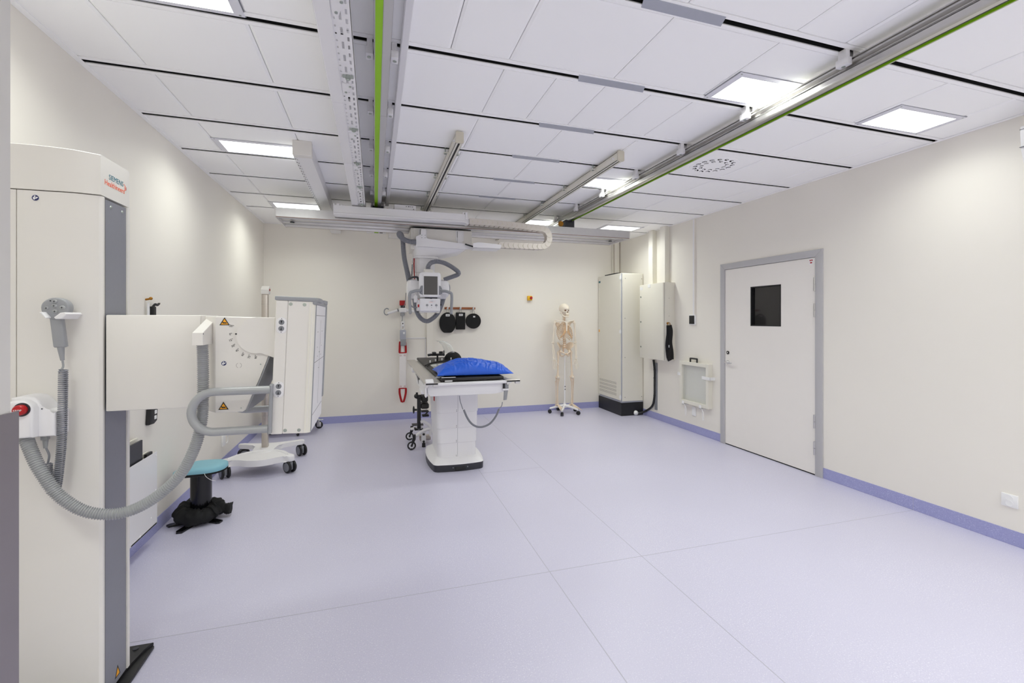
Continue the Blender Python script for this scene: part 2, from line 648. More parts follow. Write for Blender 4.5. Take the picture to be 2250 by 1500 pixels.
LAMP_W, LAMP_C, LAMP_SPREAD = 6.8, (.965, 1.0, .93), 150
lab = {
    (-.85, 2.14): 'square white ceiling light panel at the top left edge of the photo',
    (-.85, 4.02): 'lit ceiling panel half hidden by the short white cable duct on the left',
    (-.85, 5.93): 'lit ceiling panel just above the left end of the aluminium bridge',
    (2.205, 2.17): 'bright ceiling panel crossed by the right ceiling rail with green stripe',
    (2.205, 4.06): 'bright ceiling panel between the right beige hoist rail and the green striped rail',
    (3.455, 2.19): 'bright ceiling panel nearest the right wall, right of the green striped rail',
    (3.455, 5.98): 'bright ceiling panel above the right end of the bridge by the corner cabinet',
}
POS = list(lab) + [(2.205, 5.96), (-.85, .25), (2.205, .28), (3.455, .29), (-.85, -1.65), (2.205, -1.62), (3.455, -1.6), (.9, -1.63)]
POWER = {(-.85, 4.02): 6.4, (-.85, 5.93): 7.6, (2.205, 2.17): 11.0, (2.205, 4.06): 15.5, (3.455, 2.19): 4.4, (3.455, 5.98): 7.2, (2.205, 5.96): 12, (.9, -1.63): 14}
first = None
for (x, y) in POS:
    label = lab.get((x, y), 'ceiling light panel out of view behind the camera or the bridge')
    if first is None:
        r = first = thing('ceiling_light', (x, y, H), label, 'light', 'ceiling light panels')
        hw, hd = .303, .148
        f = MB()
        for a, c in (((-hw, -hd), (hw, -hd + .036)), ((-hw, hd - .022), (hw, hd)), ((-hw, -hd + .036), (-hw + .042, hd - .022)), ((hw - .042, -hd + .036), (hw, hd - .022))):
            f.box((a[0], a[1], -.005), (c[0], c[1], .0), .0008, 1)
        f.mi = 1
        f.box((-hw - .004, -hd - .003, -.0012), (hw + .004, hd + .003, -.0002))
        f.build('lamp_frame', ['lampframe', 'midgrey'], r, local=True)
        for sx in (-1, 1):
            for sy in (-1, 1):
                MB().cyl((sx * (hw - .018), sy * (hd - .012), -.0065), (sx * (hw - .018), sy * (hd - .012), -.004), .005, n=10).build('screw', 'zinc', r, local=True)
        MB().box((-hw + .04, -hd + .034, -.0045), (hw - .04, hd - .02, -.0015)).build('diffuser', 'lamp', r, local=True)
        ld = bpy.data.lights.new('panel_light', 'AREA')
        ld.shape = 'RECTANGLE'
        ld.size, ld.size_y = 2 * hw - .084, 2 * hd - .058
        ld.energy = LAMP_W
        ld.color = LAMP_C
        ld.spread = math.radians(LAMP_SPREAD)
        lo = bpy.data.objects.new('panel_light', ld)
        COL.objects.link(lo)
        lo.parent = r
        lo.location = (0, .007, -.006)
    else:
        r = dup(first, None, (x, y, H))
        r['label'] = label
        for o in r.children:
            if o.type == 'LIGHT':
                o.data = o.data.copy()
                o.data.energy = POWER.get((x, y), 11.8)

# ------------------------------------------------------------------ swirl diffuser in a tile
vx, vy = 2.835, 3.325
r = thing('air_vent', (vx, vy, H), 'round swirl air diffuser with ring of oval openings in a ceiling tile', 'vent')
MB().prism(circ(.2, 40), 'z', -.002, 0, .0006, 1).apply(Matrix.Translation(r.location)).build('vent_plate', 'ceiling', r)
b = MB()
w = MB()
for rad, cnt, rl, rs in ((.155, 16, .026, .013), (.105, 11, .022, .011)):
    for i in range(cnt):
        a = 2 * PI * i / cnt
        X = Matrix.Translation((vx, vy, H)) @ Matrix.Rotation(a, 4, 'Z') @ Matrix.Translation((rad, 0, 0)) @ Matrix.Rotation(.5, 4, 'Z')
        b.prism(circ(rs * 1.25, 12, ry=rl * .8), 'z', -.0026, -.0015, X=X)
        w.prism(circ(rs * .9, 10, ry=rl * .55), 'z', -.006, -.0026, X=X @ Matrix.Translation((rs * .55, 0, 0)) @ Matrix.Rotation(.5, 4, 'Y'))
b.build('vent_opening_shade', 'dark', r)  # flat dark discs, painted shade in place of real holes
w.build('vent_blade', 'ceiling', r)

# ------------------------------------------------------------------ grey covers over the slots
g0 = None
ords = ['nearest the camera', 'second from the camera', 'third from the camera', 'fourth from the camera', 'fifth from the camera', 'farthest, close to the bridge']
for i, k in enumerate(range(-1, 5)):
    x0, x1 = 1.085, 1.505
    lb = 'grey metal cover strip over a ceiling slot, ' + ords[i]
    if g0 is None:
        b = MB().box((-.21, -.031, -.004), (.21, .031, -.0016), .0008, 1)
        b.apply(lambda v: V((v.x + (.012 if v.y > 0 else -.012), v.y + SKEW * v.x, v.z)))
        g0 = b.build('slot_cover', 'platezinc', None, org=(0, 0, 0))
        tag(g0, lb, 'cover', 'slot covers in the middle of the ceiling')
        g0.location = (1.295, slot_y(k, 1.295), H)
    else:
        o = dup(g0, None, (1.295, slot_y(k, 1.295), H))
        o['label'] = lb

# ------------------------------------------------------------------ the two tube-stand ceiling rails
YR0, YR1 = -2.4, 6.15
r = thing('ceiling_rail', (.036, 2.3, H), 'left ceiling rail with bright green strip facing down, right of the perforated tray', 'rail', 'green striped ceiling rails')
x0, x1, z0, z1 = .0, .072, 2.71, 2.80
prof = [(x1, z0), (x1, z0 + .03), (x1 - .006, z0 + .034), (x1 - .006, z0 + .05), (x1, z0 + .055), (x1 + .004, z1 - .008), (x1 + .004, z1), (x0 - .004, z1), (x0 - .004, z1 - .008), (x0, z0 + .04), (x0, z0)]
MB().prism(prof, 'y', YR0, YR1).build('rail_profile', 'alu', r)
MB().box((.004, YR0, z0 - .0015), (.0335, YR1, z0 + .001)).build('green_strip', 'green', r)
b = MB().box((.036, YR0, z0 - .003), (.07, 2.83, z0)).box((.036, 2.833, z0 - .003), (.07, YR1, z0))
b.build('rail_cover', 'frame', r)
r2 = thing('ceiling_rail', (2.305, 2.3, H), 'right ceiling rail in bare aluminium with green stripe, running from front to back', 'rail', 'green striped ceiling rails')
X0, X1 = 2.27, 2.34
prof = [(X1 - .006, z0), (X1, z0), (X1, z1), (X0 - .006, z1), (X0 - .006, z1 - .006), (X0 + .002, z1 - .009), (X0 + .002, z1 - .012), (X0 - .006, z1 - .015), (X0 - .006, z1 - .022),
        (X0 + .012, z1 - .03), (X0 + .012, z1 - .036), (X0 + .002, z1 - .046), (X0, z1 - .049), (X0 + .007, z1 - .0495), (X0 + .007, z1 - .0515), (X0, z1 - .052), (X0 + .001, z0 + .018), (X0, z0 + .008), (X0 + .004, z0), (2.308, z0), (2.308, z0 + .025), (X1 - .006, z0 + .025)]
MB().prism(prof, 'y', YR0, YR1).build('rail_profile', 'alubright', r2)
b = MB().box((2.3305, YR0, z0 + .001), (2.3335, YR1, z0 + .026)).box((2.308, YR0, z0 + .023), (2.332, YR1, z0 + .026))
b.build('green_strip', 'green', r2)
MB().box((2.302, YR0, z0 - .0012), (2.306, YR1, z0 + .001)).build('rail_groove', 'black', r2)


def clamp_part(x, y, s, parent):
    """clamp foot with screw, holding a rail to a slot; s = side it stands on"""
    b = MB().box((x, y - .03, 2.762), (x + s * .036, y + .03, 2.80), .004, 2).box((x + s * .004, y - .022, 2.80), (x + s * .03, y + .022, H + .002), .002, 1)
    b.mi = 1
    b.cyl((x + s * .02, y, 2.763), (x + s * .02, y, 2.759), .009, n=12)
    b.build('rail_clamp', ['white', 'zinc'], parent)


for k in range(-2, 6):
    clamp_part(-.004, slot_y(k, -.02), -1, r)
    clamp_part(.076, slot_y(k, .1), 1, r)
    clamp_part(2.264, slot_y(k, 2.25), -1, r2)
# brackets that fill between rail and ceiling
for rr_, xc in ((r, .036), (r2, 2.305)):
    b = MB()
    for k in range(-6, 7):
        b.box((xc - .02, slot_y(k, xc) - .02, z1 - .002), (xc + .02, slot_y(k, xc) + .02, H + .002))
    b.build('rail_hanger', 'alu', rr_)

# slim white duct next to the left rail
r = thing('cable_duct', (.139, 2.3, H), 'slim white plastic duct on the ceiling just right of the green striped rail', 'duct')
MB().box((.121, YR0, 2.803), (.157, 5.3, H), .002, 1).build('duct_body', 'white', r)
b = MB().box((.124, YR0, 2.8), (.154, 5.3, 2.804), .001, 1)
b.build('duct_lid', 'white', r)
MB().box((.12, 5.3, 2.8), (.158, 5.45, H), .002, 1).build('duct_end', 'greyplastic', r)

# perforated cable tray with white cover
r = thing('cable_tray', (-.15, 2.3, H), 'long white perforated cable tray with flat cover, left of the green striped rail', 'cable tray')
zt = 2.66
MB().box((-.217, YR0, zt), (-.157, 1.0, zt + .012), .002, 1).box((-.217, 1.003, zt), (-.157, 2.62, zt + .012), .002, 1).box((-.217, 2.623, zt), (-.157, 3.62, zt + .012), .002, 1).box((-.217, 3.623, zt), (-.157, 5.6, zt + .012), .002, 1).box((-.219, YR0, zt + .004), (-.214, 5.6, H - .03)).build('tray_cover', 'white', r)
# perforated plate: strips and cross ties leave real holes
b = MB()
xa, xb = -.157, -.086
ROWS = ((xa + .004, xa + .011, .05, .014), (-.1315, -.1215, .1, .052), (-.107, -.0985, .06, .03))
xx = xa
for x0_, x1_, pit, hole in ROWS:
    b.box((xx, YR0, zt + .006), (x0_, 5.6, zt + .0075))
    xx = x1_
    y = YR0
    while y < 5.58:
        b.box((x0_, y, zt + .006), (x1_, min(5.6, y + pit - hole), zt + .0075))
        y += pit
b.box((xx, YR0, zt + .006), (xb, 5.6, zt + .0075))
b.box((xb - .002, YR0, zt + .006), (xb, 5.6, zt + .05))
b.build('tray_plate', 'white', r)
for k in range(-1, 6):
    yk = slot_y(k, -.12)
    b = MB().box((-.13, yk - .012, zt + .06), (-.112, yk + .012, H + .004))
    b.mi = 1
    b.cyl((-.12, yk + .02, zt + .006), (-.12, yk + .02, zt - .012), .012, n=12).ell((-.12, yk + .02, zt - .012), (.007, .007, .006), 10, 8)
    b.box((-.145, yk + .012, zt - .004), (-.095, yk + .028, zt + .0055), .001, 1)
    b.build('tray_hanger', ['alu', 'zinc'], r)
    b = MB().prism([(-.153, yk + .09), (-.105, yk + .1), (-.13, yk + .2), (-.153, yk + .2)], 'z', zt + .001, zt + .0055)
    b.mi = 1
    b.cyl((-.115, yk + .115, zt + .001), (-.115, yk + .115, zt - .003), .006, n=10).cyl((-.138, yk + .18, zt + .001), (-.138, yk + .18, zt - .003), .006, n=10)
    b.build('splice_plate', ['white', 'zinc'], r)

# short white duct on the left, ending in a square cap
r = thing('cable_duct', (-.517, 4.5, H), 'short deep white cable duct with square end cap, left of the perforated tray', 'duct')
MB().box((-.562, 3.8, 2.735), (-.458, 7.05, H), .002, 1).build('duct_body', 'white', r)
MB().box((-.586, 3.745, 2.732), (-.452, 3.81, H), .004, 2).build('end_cap', 'warmwhite', r)
b = MB().box((-.588, 3.82, 2.742), (-.585, 7.05, 2.80)).box((-.588, 3.82, 2.735), (-.562, 7.05, 2.738))
b.mi = 1
y = 3.85
i = 0
while y < 5.6:
    b.box((-.583, y, 2.7335), (-.577, y + .02, 2.7355)).box((-.572, y + .02, 2.7335), (-.566, y + (.035 if i % 3 else .03), 2.7355))
    y += .075
    i += 1
b.build('perforated_edge', ['white', 'inkgrey'], r)

# ------------------------------------------------------------------ patient hoist rails
for x, side, lbl in ((.581, 1, 'left beige hoist rail on the ceiling, ending above the bridge cover'), (1.867, -1, 'right beige hoist rail on the ceiling, nearer the green striped aluminium rail')):
    r = thing('hoist_rail', (x, 5, H), lbl, 'rail', 'beige patient hoist rails')
    b = MB()
    z0h, z1h, hw = 2.757, 2.826, .024
    b.box((x - hw, 3.235, z0h), (x - .008, 7.06, z0h + .008), .001, 1).box((x + .008, 3.235, z0h), (x + hw, 7.06, z0h + .008), .001, 1)
    b.box((x - hw, 3.235, z0h), (x - hw + .003, 7.06, z1h)).box((x + hw - .003, 3.235, z0h), (x + hw, 7.06, z1h)).box((x - hw, 3.235, z1h - .004), (x + hw, 7.06, z1h))
    b.box((x - hw - .003, 3.235, z1h - .016), (x + hw + .003, 7.06, z1h - .01))
    b.build('rail_profile', 'cream', r)
    MB().box((x - .02, 3.24, z0h + .012), (x + .02, 7.05, z0h + .014)).build('rail_channel', 'charcoal', r)
    MB().prism(rrect(.056, .078, .006, cx=x, cy=(z0h + z1h) / 2), 'y', 3.218, 3.236, .002, 1).build('end_cap', 'beige', r)
    for s in (-1, 1):
        MB().cyl((x + s * .024, 3.29, 2.79), (x + s * .038, 3.29, 2.79), .007, n=10).build('end_stop_knob', 'white', r)
    for k in range(2, 7):
        yk = slot_y(k, x)
        b = MB()
        for s in (-1, 1):
            b.mi = 0
            b.box((x + s * .024, yk - .02, 2.80), (x + s * .062, yk + .02, 2.806), .001, 1).box((x + s * .024, yk - .018, 2.77), (x + s * .027, yk + .018, 2.806))
            b.mi = 1
            b.cyl((x + s * .048, yk, 2.801), (x + s * .048, yk, 2.794), .01, n=12).cyl((x + s * .048, yk, 2.806), (x + s * .048, yk, H + .003), .006, n=8)
        b.build('rail_clamp', ['cream', 'zinc'], r)

# ================================================================== bridge across the room
BS = .0225


def sk(v):
    return V((v.x, v.y + BS * (v.x + .94), v.z))


r = thing('bridge_beam', (1.075, 5.3, 2.52), 'long aluminium bridge beam hanging across the room under the ceiling rails', 'beam')
b = MB()
yn, yf, zb, zt = 5.03, 5.56, 2.52, 2.615
xb0, xb1 = -.935, 3.085
prof = [(yn, zt), (yn, zb + .004), (yn + .004, zb), (yn + .03, zb), (yn + .036, zb + .022), (yn + .15, zb + .022), (yn + .155, zb + .014), (yn + .165, zb + .014), (yn + .17, zb + .03),
        (yf - .17, zb + .03), (yf - .165, zb + .014), (yf - .155, zb + .014), (yf - .15, zb + .022), (yf - .036, zb + .022), (yf - .03, zb), (yf, zb), (yf, zt), (yf - .12, zt), (yf - .12, zt - .02), (yn + .12, zt - .02), (yn + .12, zt)]
b.prism(prof, 'x', xb0, xb1)
b.apply(sk).build('beam_profile', 'alu', r)
b = MB().box((xb0, yn - .0012, zb + .001), (xb1, yn + .001, zb + .006)).box((xb0, yf - .004, zb - .0008), (xb1, yf, zb + .001))
b.apply(sk).build('seal_strip', 'brown', r)
for x, s in ((xb0, -1), (xb1, 1)):
    MB().box((x, yn - .004, zb - .003), (x + s * .01, yf + .004, zt + .003), .002, 1).apply(sk).build('beam_end_plate', 'warmwhite', r)
    b = MB()
    b.lathe([(.001, 0), (.022, 0), (.022, .012), (.001, .012)], (x - s * .1, 5.34, zb + .008), (0, 0, 1), 16)
    b.mi = 1
    for i in range(7):
        a = 2 * PI * i / 6
        rr_ = .0 if i == 6 else .013
        b.cyl((x - s * .1 + rr_ * math.cos(a), 5.34 + rr_ * math.sin(a), zb + .0085), (x - s * .1 + rr_ * math.cos(a), 5.34 + rr_ * math.sin(a), zb + .005), .0045, n=8)
    b.apply(sk).build('beam_end_stop', ['charcoal', 'zinc'], r)
for xr, nm in ((.036, 'l'), (2.305, 'r')):
    b = MB().box((xr - .11, 5.08, zt), (xr + .16, 5.5, zt + .012), .003, 1).box((xr - .06, 5.12, zt + .012), (xr + .06, 5.46, 2.725), .006, 2)
    b.apply(sk).build('rail_carriage', 'charcoal', r)
    for y in (5.1, 5.48):
        MB().lathe([(.001, 0), (.03, 0), (.034, .008), (.03, .03), (.001, .03)], (xr + (.1 if xr < 1 else -.14), y - .03, zt + .045), (0, 1, 0), 18).apply(sk).build('guide_roller', 'brass', r)
b = MB().tube(spline([(-.19, 5.05, 2.62), (-.15, 5.06, 2.66), (-.08, 5.06, 2.67), (.0, 5.06, 2.655), (.03, 5.06, 2.62)], 8), .006, 8)
b.mi = 1
b.tube(spline([(-.28, 5.06, 2.655), (-.24, 5.06, 2.645), (-.19, 5.07, 2.68)], 8), .007, 8)
b.mi = 2
b.tube(spline([(.02, 5.05, 2.625), (.08, 5.05, 2.65), (.14, 5.06, 2.64), (.17, 5.06, 2.67)], 8), .006, 8)
b.build('beam_cabling', ['black', 'red', 'green'], r)

r = thing('cable_channel', (.29, 4.96, 2.55), 'long white cable channel fixed along the front of the aluminium bridge', 'channel')
x0, x1 = -.385, .965
b = MB().prism([(4.905, 2.648), (4.905, 2.575), (4.898, 2.57), (4.898, 2.556), (4.93, 2.55), (5.027, 2.55), (5.027, 2.56), (4.915, 2.566), (4.915, 2.648)], 'x', x0, x1, .001, 1)
b.box((x0, 5.015, 2.55), (x1, 5.028, 2.62))
b.apply(lambda v: V((v.x, v.y + BS * (v.x + .5), v.z))).build('channel_body', 'white', r)
MB().box((x0 - .006, 4.9, 2.552), (x0 + .002, 5.025, 2.662), .002, 1).build('channel_end', 'white', r)
b = MB().box((x1 - .002, 4.935, 2.545), (x1 + .03, 5.06, 2.60), .002, 1).box((x1 - .015, 4.93, 2.59), (x1 + .012, 5.03, 2.67), .002, 1).box((x1 - .045, 4.93, 2.64), (x1 - .03, 4.96, 2.667))
b.build('channel_end', 'white', r)
b = MB().box((x0 + .02, 4.92, 2.64), (x0 + .05, 4.96, 2.668), .001, 1).box((x0 + .06, 4.92, 2.64), (x0 + .075, 4.96, 2.658), .001, 1)
b.build('channel_clip', 'white', r)

r = thing('control_box', (.31, 5.13, 2.63), 'small white metal control box with vent holes on top of the bridge', 'box')
b = MB().box((.2, 4.97, 2.62), (.425, 5.12, 2.712), .004, 2).box((.195, 4.965, 2.62), (.43, 5.125, 2.632), .002, 1)
b.build('box_body', 'white', r)
b = MB()
for x in (.325, .345, .355, .372, .39):
    b.cyl((x, 4.9705, 2.695), (x, 4.969, 2.695), .0045, n=10)
b.cyl((.4, 4.9705, 2.67), (.4, 4.969, 2.67), .005, n=10).box((.205, 4.962, 2.622), (.235, 4.966, 2.645)).box((.395, 4.962, 2.622), (.42, 4.966, 2.64))
b.build('box_opening', 'black', r)
b = MB().cyl((.2, 5.02, 2.665), (.17, 5.02, 2.665), .012, n=12)
b.mi = 1
b.tube(spline([(.17, 5.02, 2.665), (.13, 5.03, 2.66), (.1, 5.05, 2.635), (.08, 5.08, 2.625)], 6), .007, 8)
b.build('box_plug', ['white', 'black'], r)

# ------------------------------------------------------------------ cable drag chain
path = []
for i in range(14):
    path.append(V((1.0 + .058 * i, 4.96, 2.572 - .00016 * i * i)))
cx, cz, rad = path[-1].x + .03, path[-1].z - .1075, .1075
for i in range(1, 8):
    a = PI / 2 - PI * i / 8
    path.append(V((cx + .045 + rad * 1.0 * math.cos(a) * .95, 4.955, cz + rad * math.sin(a))))
xe, ze = path[-1].x, path[-1].z
for i in range(1, 10):
    path.append(V((cx + .03 - .058 * (i - .3), 4.95, cz - rad - .0 + .00 * i)))
path = resample([p for p in path], .0565)
r = thing('cable_chain', tuple(path[0]), 'cream plastic cable chain looping from the bridge channel down to the tube carriage', 'cable chain')
lk = None
for a, c in zip(path, path[1:]):
    d = (c - a).normalized()
    up = V((0, -1, 0)).cross(d)
    if lk is None:
        b = MB()
        pl = [(-.006, -.033), (.05, -.033)] + [(.05 + .033 * math.cos(math.radians(q)), .033 * math.sin(math.radians(q))) for q in range(-75, 90, 15)] + [(.05, .033), (-.006, .033)]
        for s_ in (-1, 1):
            k_ = b.mark()
            b.prism(pl, 'y', s_ * .036, s_ * .0405, .0012, 1)
            for i_ in range(k_, len(b.v)):
                b.v[i_].y += s_ * .0042 * b.v[i_].x / .08
        b.box((.005, -.037, .028), (.05, .037, .033)).box((.005, -.037, -.033), (.05, .037, -.028))
        b.mi = 1
        b.cyl((.027, -.0424, 0), (.027, -.041, 0), .011, n=20)
        b.tube([(.05 + .0325 * math.cos(math.radians(q)), -.0405 - .0042 * (.05 + .0325 * math.cos(math.radians(q))) / .08 - .0008, .0325 * math.sin(math.radians(q))) for q in range(-80, 81, 8)], .0011, 6)
        lk = b.build('chain_link', ['chain', 'beige'], r, local=True)
        o = lk
    else:
        o = dup(lk, r)
    X = frame((0, 0, 0), d, up)
    o.rotation_euler = Matrix((d, V((0, 1, 0)), d.cross(V((0, 1, 0))))).transposed().to_euler()
    o.location = a - V(r.location)

# ------------------------------------------------------------------ ceiling-hung X-ray tube stand
TX, TY = .55, 5.34                     # column axis
r = thing('xray_tube_stand', (TX, TY, 2.52), 'white ceiling hung X-ray tube with grey hoses, screen and handles above the table', 'x-ray machine')
b = MB()
b.box((.41, 5.165, 2.3), (1.07, 5.185, 2.513), .003, 1).box((.385, 5.17, 2.28), (.43, 5.55, 2.513), .006, 2).box((.43, 5.18, 2.33), (1.05, 5.6, 2.513), .004, 1)
b.build('carriage_box', 'warmwhite', r)
MB().box((.415, 5.165, 2.5135), (1.06, 5.19, 2.522)).build('carriage_gap', 'black', r)
for x in (.515, .93):
    b = MB().prism(rrect(.09, .12, .012, cx=x, cy=2.45), 'y', 5.16, 5.166, .001, 1).box((x - .026, 5.15, 2.345), (x + .03, 5.162, 2.495), .002, 1)
    b.mi = 1
    b.box((x - .03, 5.157, 2.43), (x - .027, 5.159, 2.5))
    b.build('carriage_bracket', ['white', 'black'], r)
# side plate carrying the chain
pl = [(.435, 2.30), (.435, 2.405), (.445, 2.415), (.49, 2.43), (.49, 2.495), (.545, 2.495), (.545, 2.41), (.555, 2.392), (.58, 2.388), (1.05, 2.345), (1.1, 2.335), (1.33, 2.335), (1.345, 2.325), (1.345, 2.315), (1.335, 2.305), (1.1, 2.305), (.98, 2.29)]
MB().prism(pl, 'y', 5.1, 5.115, .003, 1).build('chain_plate', 'white', r)
for x, z in ((.5, 2.425), (.535, 2.425), (.5, 2.398), (.535, 2.398)):
    MB().cyl((x, 5.101, z), (x, 5.097, z), .005, n=10).build('screw', 'zinc', r)
MB().box((1.05, 4.93, 2.282), (1.34, 5.11, 2.288), .002, 1).build('chain_support', 'white', r)
MB().prism([(1.03, 2.285), (1.03, 2.33), (1.09, 2.345), (1.34, 2.33), (1.35, 2.32), (1.34, 2.285)], 'y', 4.9, 4.905, .001, 1).build('chain_support', 'white', r)
b = MB().cyl((.985, 5.085, 2.345), (1.08, 5.06, 2.315), .008, n=12).cyl((1.08, 5.06, 2.315), (1.13, 5.05, 2.295), .004, n=10).ell((.985, 5.085, 2.345), (.009, .009, .009), 10, 8).ell((1.13, 5.05, 2.293), (.007, .007, .007), 10, 8)
b.build('gas_strut', 'black', r)
# bell-shaped housing over the column
sec = []
for z, xl, xr, y0, y1, rr_ in ((2.315, .415, 1.0, 5.12, 5.56, .05), (2.30, .42, 1.0, 5.125, 5.555, .06), (2.27, .425, .95, 5.135, 5.55, .07), (2.24, .425, .84, 5.15, 5.54, .08), (2.215, .42, .74, 5.165, 5.53, .08), (2.205, .42, .69, 5.175, 5.52, .08)):
    sec.append([(x, y, z) for x, y in rrect(xr - xl, y1 - y0, rr_, 6, (xl + xr) / 2, (y0 + y1) / 2)])
vs = [p for s in sec for p in s]
n_ = len(sec[0])
fs = [[i * n_ + j, i * n_ + (j + 1) % n_, (i + 1) * n_ + (j + 1) % n_, (i + 1) * n_ + j] for i in range(len(sec) - 1) for j in range(n_)] + [list(range(n_)), [(len(sec) - 1) * n_ + j for j in range(n_)]]
MB().raw(vs, fs).build('column_housing', 'white', r, sharp=60)
MB().prism(rrect(.27, .33, .05, 5, .557, 5.34), 'z', 2.188, 2.207, .004, 1).build('housing_collar', 'white', r)
# octagonal telescopic column, three stages
for i, (hw, za, zb_) in enumerate(((.112, 2.03, 2.2), (.102, 1.9, 2.1))):
    c = hw * .45
    pl = [(TX - hw, TY - hw + c), (TX - hw + c, TY - hw), (TX + hw - c, TY - hw), (TX + hw, TY - hw + c), (TX + hw, TY + hw - c), (TX + hw - c, TY + hw), (TX - hw + c, TY + hw), (TX - hw, TY + hw - c)]
    MB().prism(pl, 'z', za, zb_, .004, 1).build('telescopic_column', 'white', r)
b = MB().tube(spline([(.43, 5.26, 2.19), (.428, 5.255, 2.1), (.431, 5.25, 2.0), (.436, 5.25, 1.94)], 6), .006, 8)
b.build('red_cable', 'redcloth', r)
pts = []
for i in range(150):
    t = i / 149
    a = t * 2 * PI * 14
    pts.append((.41 - .012 * t + .009 * math.cos(a), 5.24 + .009 * math.sin(a), 2.12 - .16 * t))
b = MB().tube([(.42, 5.25, 2.19), (.412, 5.245, 2.15)] + pts + [(.4, 5.25, 1.93)], .0025, 6)
b.build('coiled_lead', 'midgrey', r)
# tube head
yh = 5.14
b = MB().lathe([(.04, -.01), (.085, .0), (.1, .02), (.105, .06), (.105, .39), (.1, .43), (.085, .452), (.04, .462)], (.352, yh + .07, 1.845), (1, 0, 0), 32)
b.box((.37, yh - .03, 1.775), (.47, yh + .17, 1.935), .018, 3).box((.68, yh - .03, 1.775), (.785, yh + .17, 1.935), .018, 3)
b.prism([(yh - .03, 1.79), (yh + .12, 1.79), (yh + .12, 1.72), (yh + .02, 1.735)], 'x', .38, .78, .008, 2)
b.build('tube_housing', 'white', r)
MB().lathe([(.001, 0), (.075, .0), (.082, .01), (.082, .1), (.001, .1)], (.585, 5.25, 1.9), (0, 1, 0), 24).build('swivel_joint', 'white', r)
for x in (.412, .745):
    b = MB()
    X = frame((x, yh - .0305, 1.842), (1, 0, 0), (0, 0, 1))
    b.prism([(-.011, -.009), (.011, -.009), (0, .01)], 'z', 0, .001, X=X)
    b.build('warning_label', 'redcloth', r)
# control panel
yp = 4.985
b = MB().prism(rrect(.232, .262, .03, 6, .577, 1.877), 'y', yp + .004, yp + .06, .006, 2)
b.prism(rrect(.165, .245, .012, 4, .583, 1.868), 'y', yp - .003, yp + .01, .003, 1)
b.prism([(yp - .006, 1.752), (yp + .05, 1.752), (yp + .05, 1.742), (yp + .0, 1.742)], 'x', .47, .70, .003, 1)
panel = b.build('control_panel', 'white', r)
MB().box((.51, yp - .006, 1.768), (.6555, yp - .002, 1.966), .001, 1).build('display', 'screen', panel)
b = MB().box((.52, 5.08, 1.995), (.62, 5.16, 2.055), .016, 4).box((.55, 5.1, 1.9), (.6, 5.16, 2.0))
b.build('hose_cap', 'warmwhite', r)
for s, xc in ((-1, .482), (1, .688)):
    pl = [(xc + s * .018, 1.78), (xc - s * .014, 1.765), (xc - s * .014, 1.865), (xc + s * .004, 1.862), (xc + s * .018, 1.83)]
    p_ = MB().prism(pl, 'y', yp - .004, yp + .03, .004, 1).build('button_pad', 'midgrey', r)
    b = MB()
    for i in range(4):
        b.ell((xc, yp - .004, 1.784 + i * .021), (.0085, .004, .0085), 12, 8)
    b.build('pad_button', 'greyplastic', p_)
    xe = .358 if s < 0 else .805
    h = MB().tube(spline([(xc + s * .012, yp + .005, 1.808), (xc + s * .05, yp - .01, 1.808), (xe - s * .035, yp - .03, 1.797), (xe - s * .008, yp - .035, 1.785), (xe, yp - .035, 1.755), (xe, yp - .035, 1.7), (xe - s * .006, yp - .035, 1.57)], 8), .0158, 14)
    h.ell((xe - s * .006, yp - .035, 1.57), (.0158, .0158, .014), 14, 8)
    h.build('handle', 'greyplastic', r)
b = MB().box((.53, 5.02, 1.728), (.66, 5.12, 1.745), .003, 1).box((.575, 5.0, 1.724), (.6, 5.02, 1.74))
b.build('collimator_gap', 'charcoal', r)
# collimator
yc = 5.0
cx0, cx1, cz0, cz1 = .468, .688, 1.589, 1.728
b = MB().box((cx0 - .022, yc + .015, cz0 + .004), (cx1 + .002, yc + .2, cz1 - .004), .01, 2).box((cx0, yc, cz0), (cx1, yc + .06, cz1), .008, 3).box((cx0 + .005, yc + .02, cz0 - .012), (cx1 - .003, yc + .18, cz0 + .003), .002, 1)
col = b.build('collimator', 'white', r)
MB().prism(rrect(.155, .115, .018, 5, .595, 1.655), 'y', yc - .0008, yc + .001, 0).build('keypad_frame', 'white', col)
for x, rr_ in ((.546, .0135), (.594, .0085), (.645, .0135)):
    MB().lathe([(.001, .004), (rr_ * .9, .003), (rr_, 0), (.001, 0)], (x, yc - .001, 1.655), (0, -1, 0), 20).build('dial_button', 'greyplastic', col)
b = MB()
for x in (.546, .594, .645):
    b.box((x - .004, yc - .0014, 1.627), (x + .004, yc - .0005, 1.63))
b.build('button_mark', 'inkgrey', col)
b = MB().text('SIEMENS', .0085, frame((.597, yc - .0012, 1.6985), (1, 0, 0), (0, 0, 1)), .0004)
b.build('logo_writing', 'logoteal', col)
b = MB().text('Healthineers', .0085, frame((.589, yc - .0012, 1.6895), (1, 0, 0), (0, 0, 1)), .0004)
for i in range(5):
    a = 2 * PI * i / 5
    b.cyl((.627 + .004 * math.cos(a), yc - .0008, 1.6935 + .004 * math.sin(a)), (.627 + .004 * math.cos(a), yc - .0016, 1.6935 + .004 * math.sin(a)), .0011, n=8)
b.build('logo_writing', 'logoorange', col)
MB().box((.447, yc + .008, 1.632), (.464, yc + .02, 1.663), .004, 2).build('red_latch', 'red', col)
MB().prism([(.453, 1.712), (.463, 1.712), (.458, 1.724)], 'y', yc + .012, yc + .017).build('warning_label', 'redcloth', col)
MB().box((.689, yc + .05, 1.652), (.708, yc + .1, 1.676), .006, 2).build('side_knob', 'black', col)
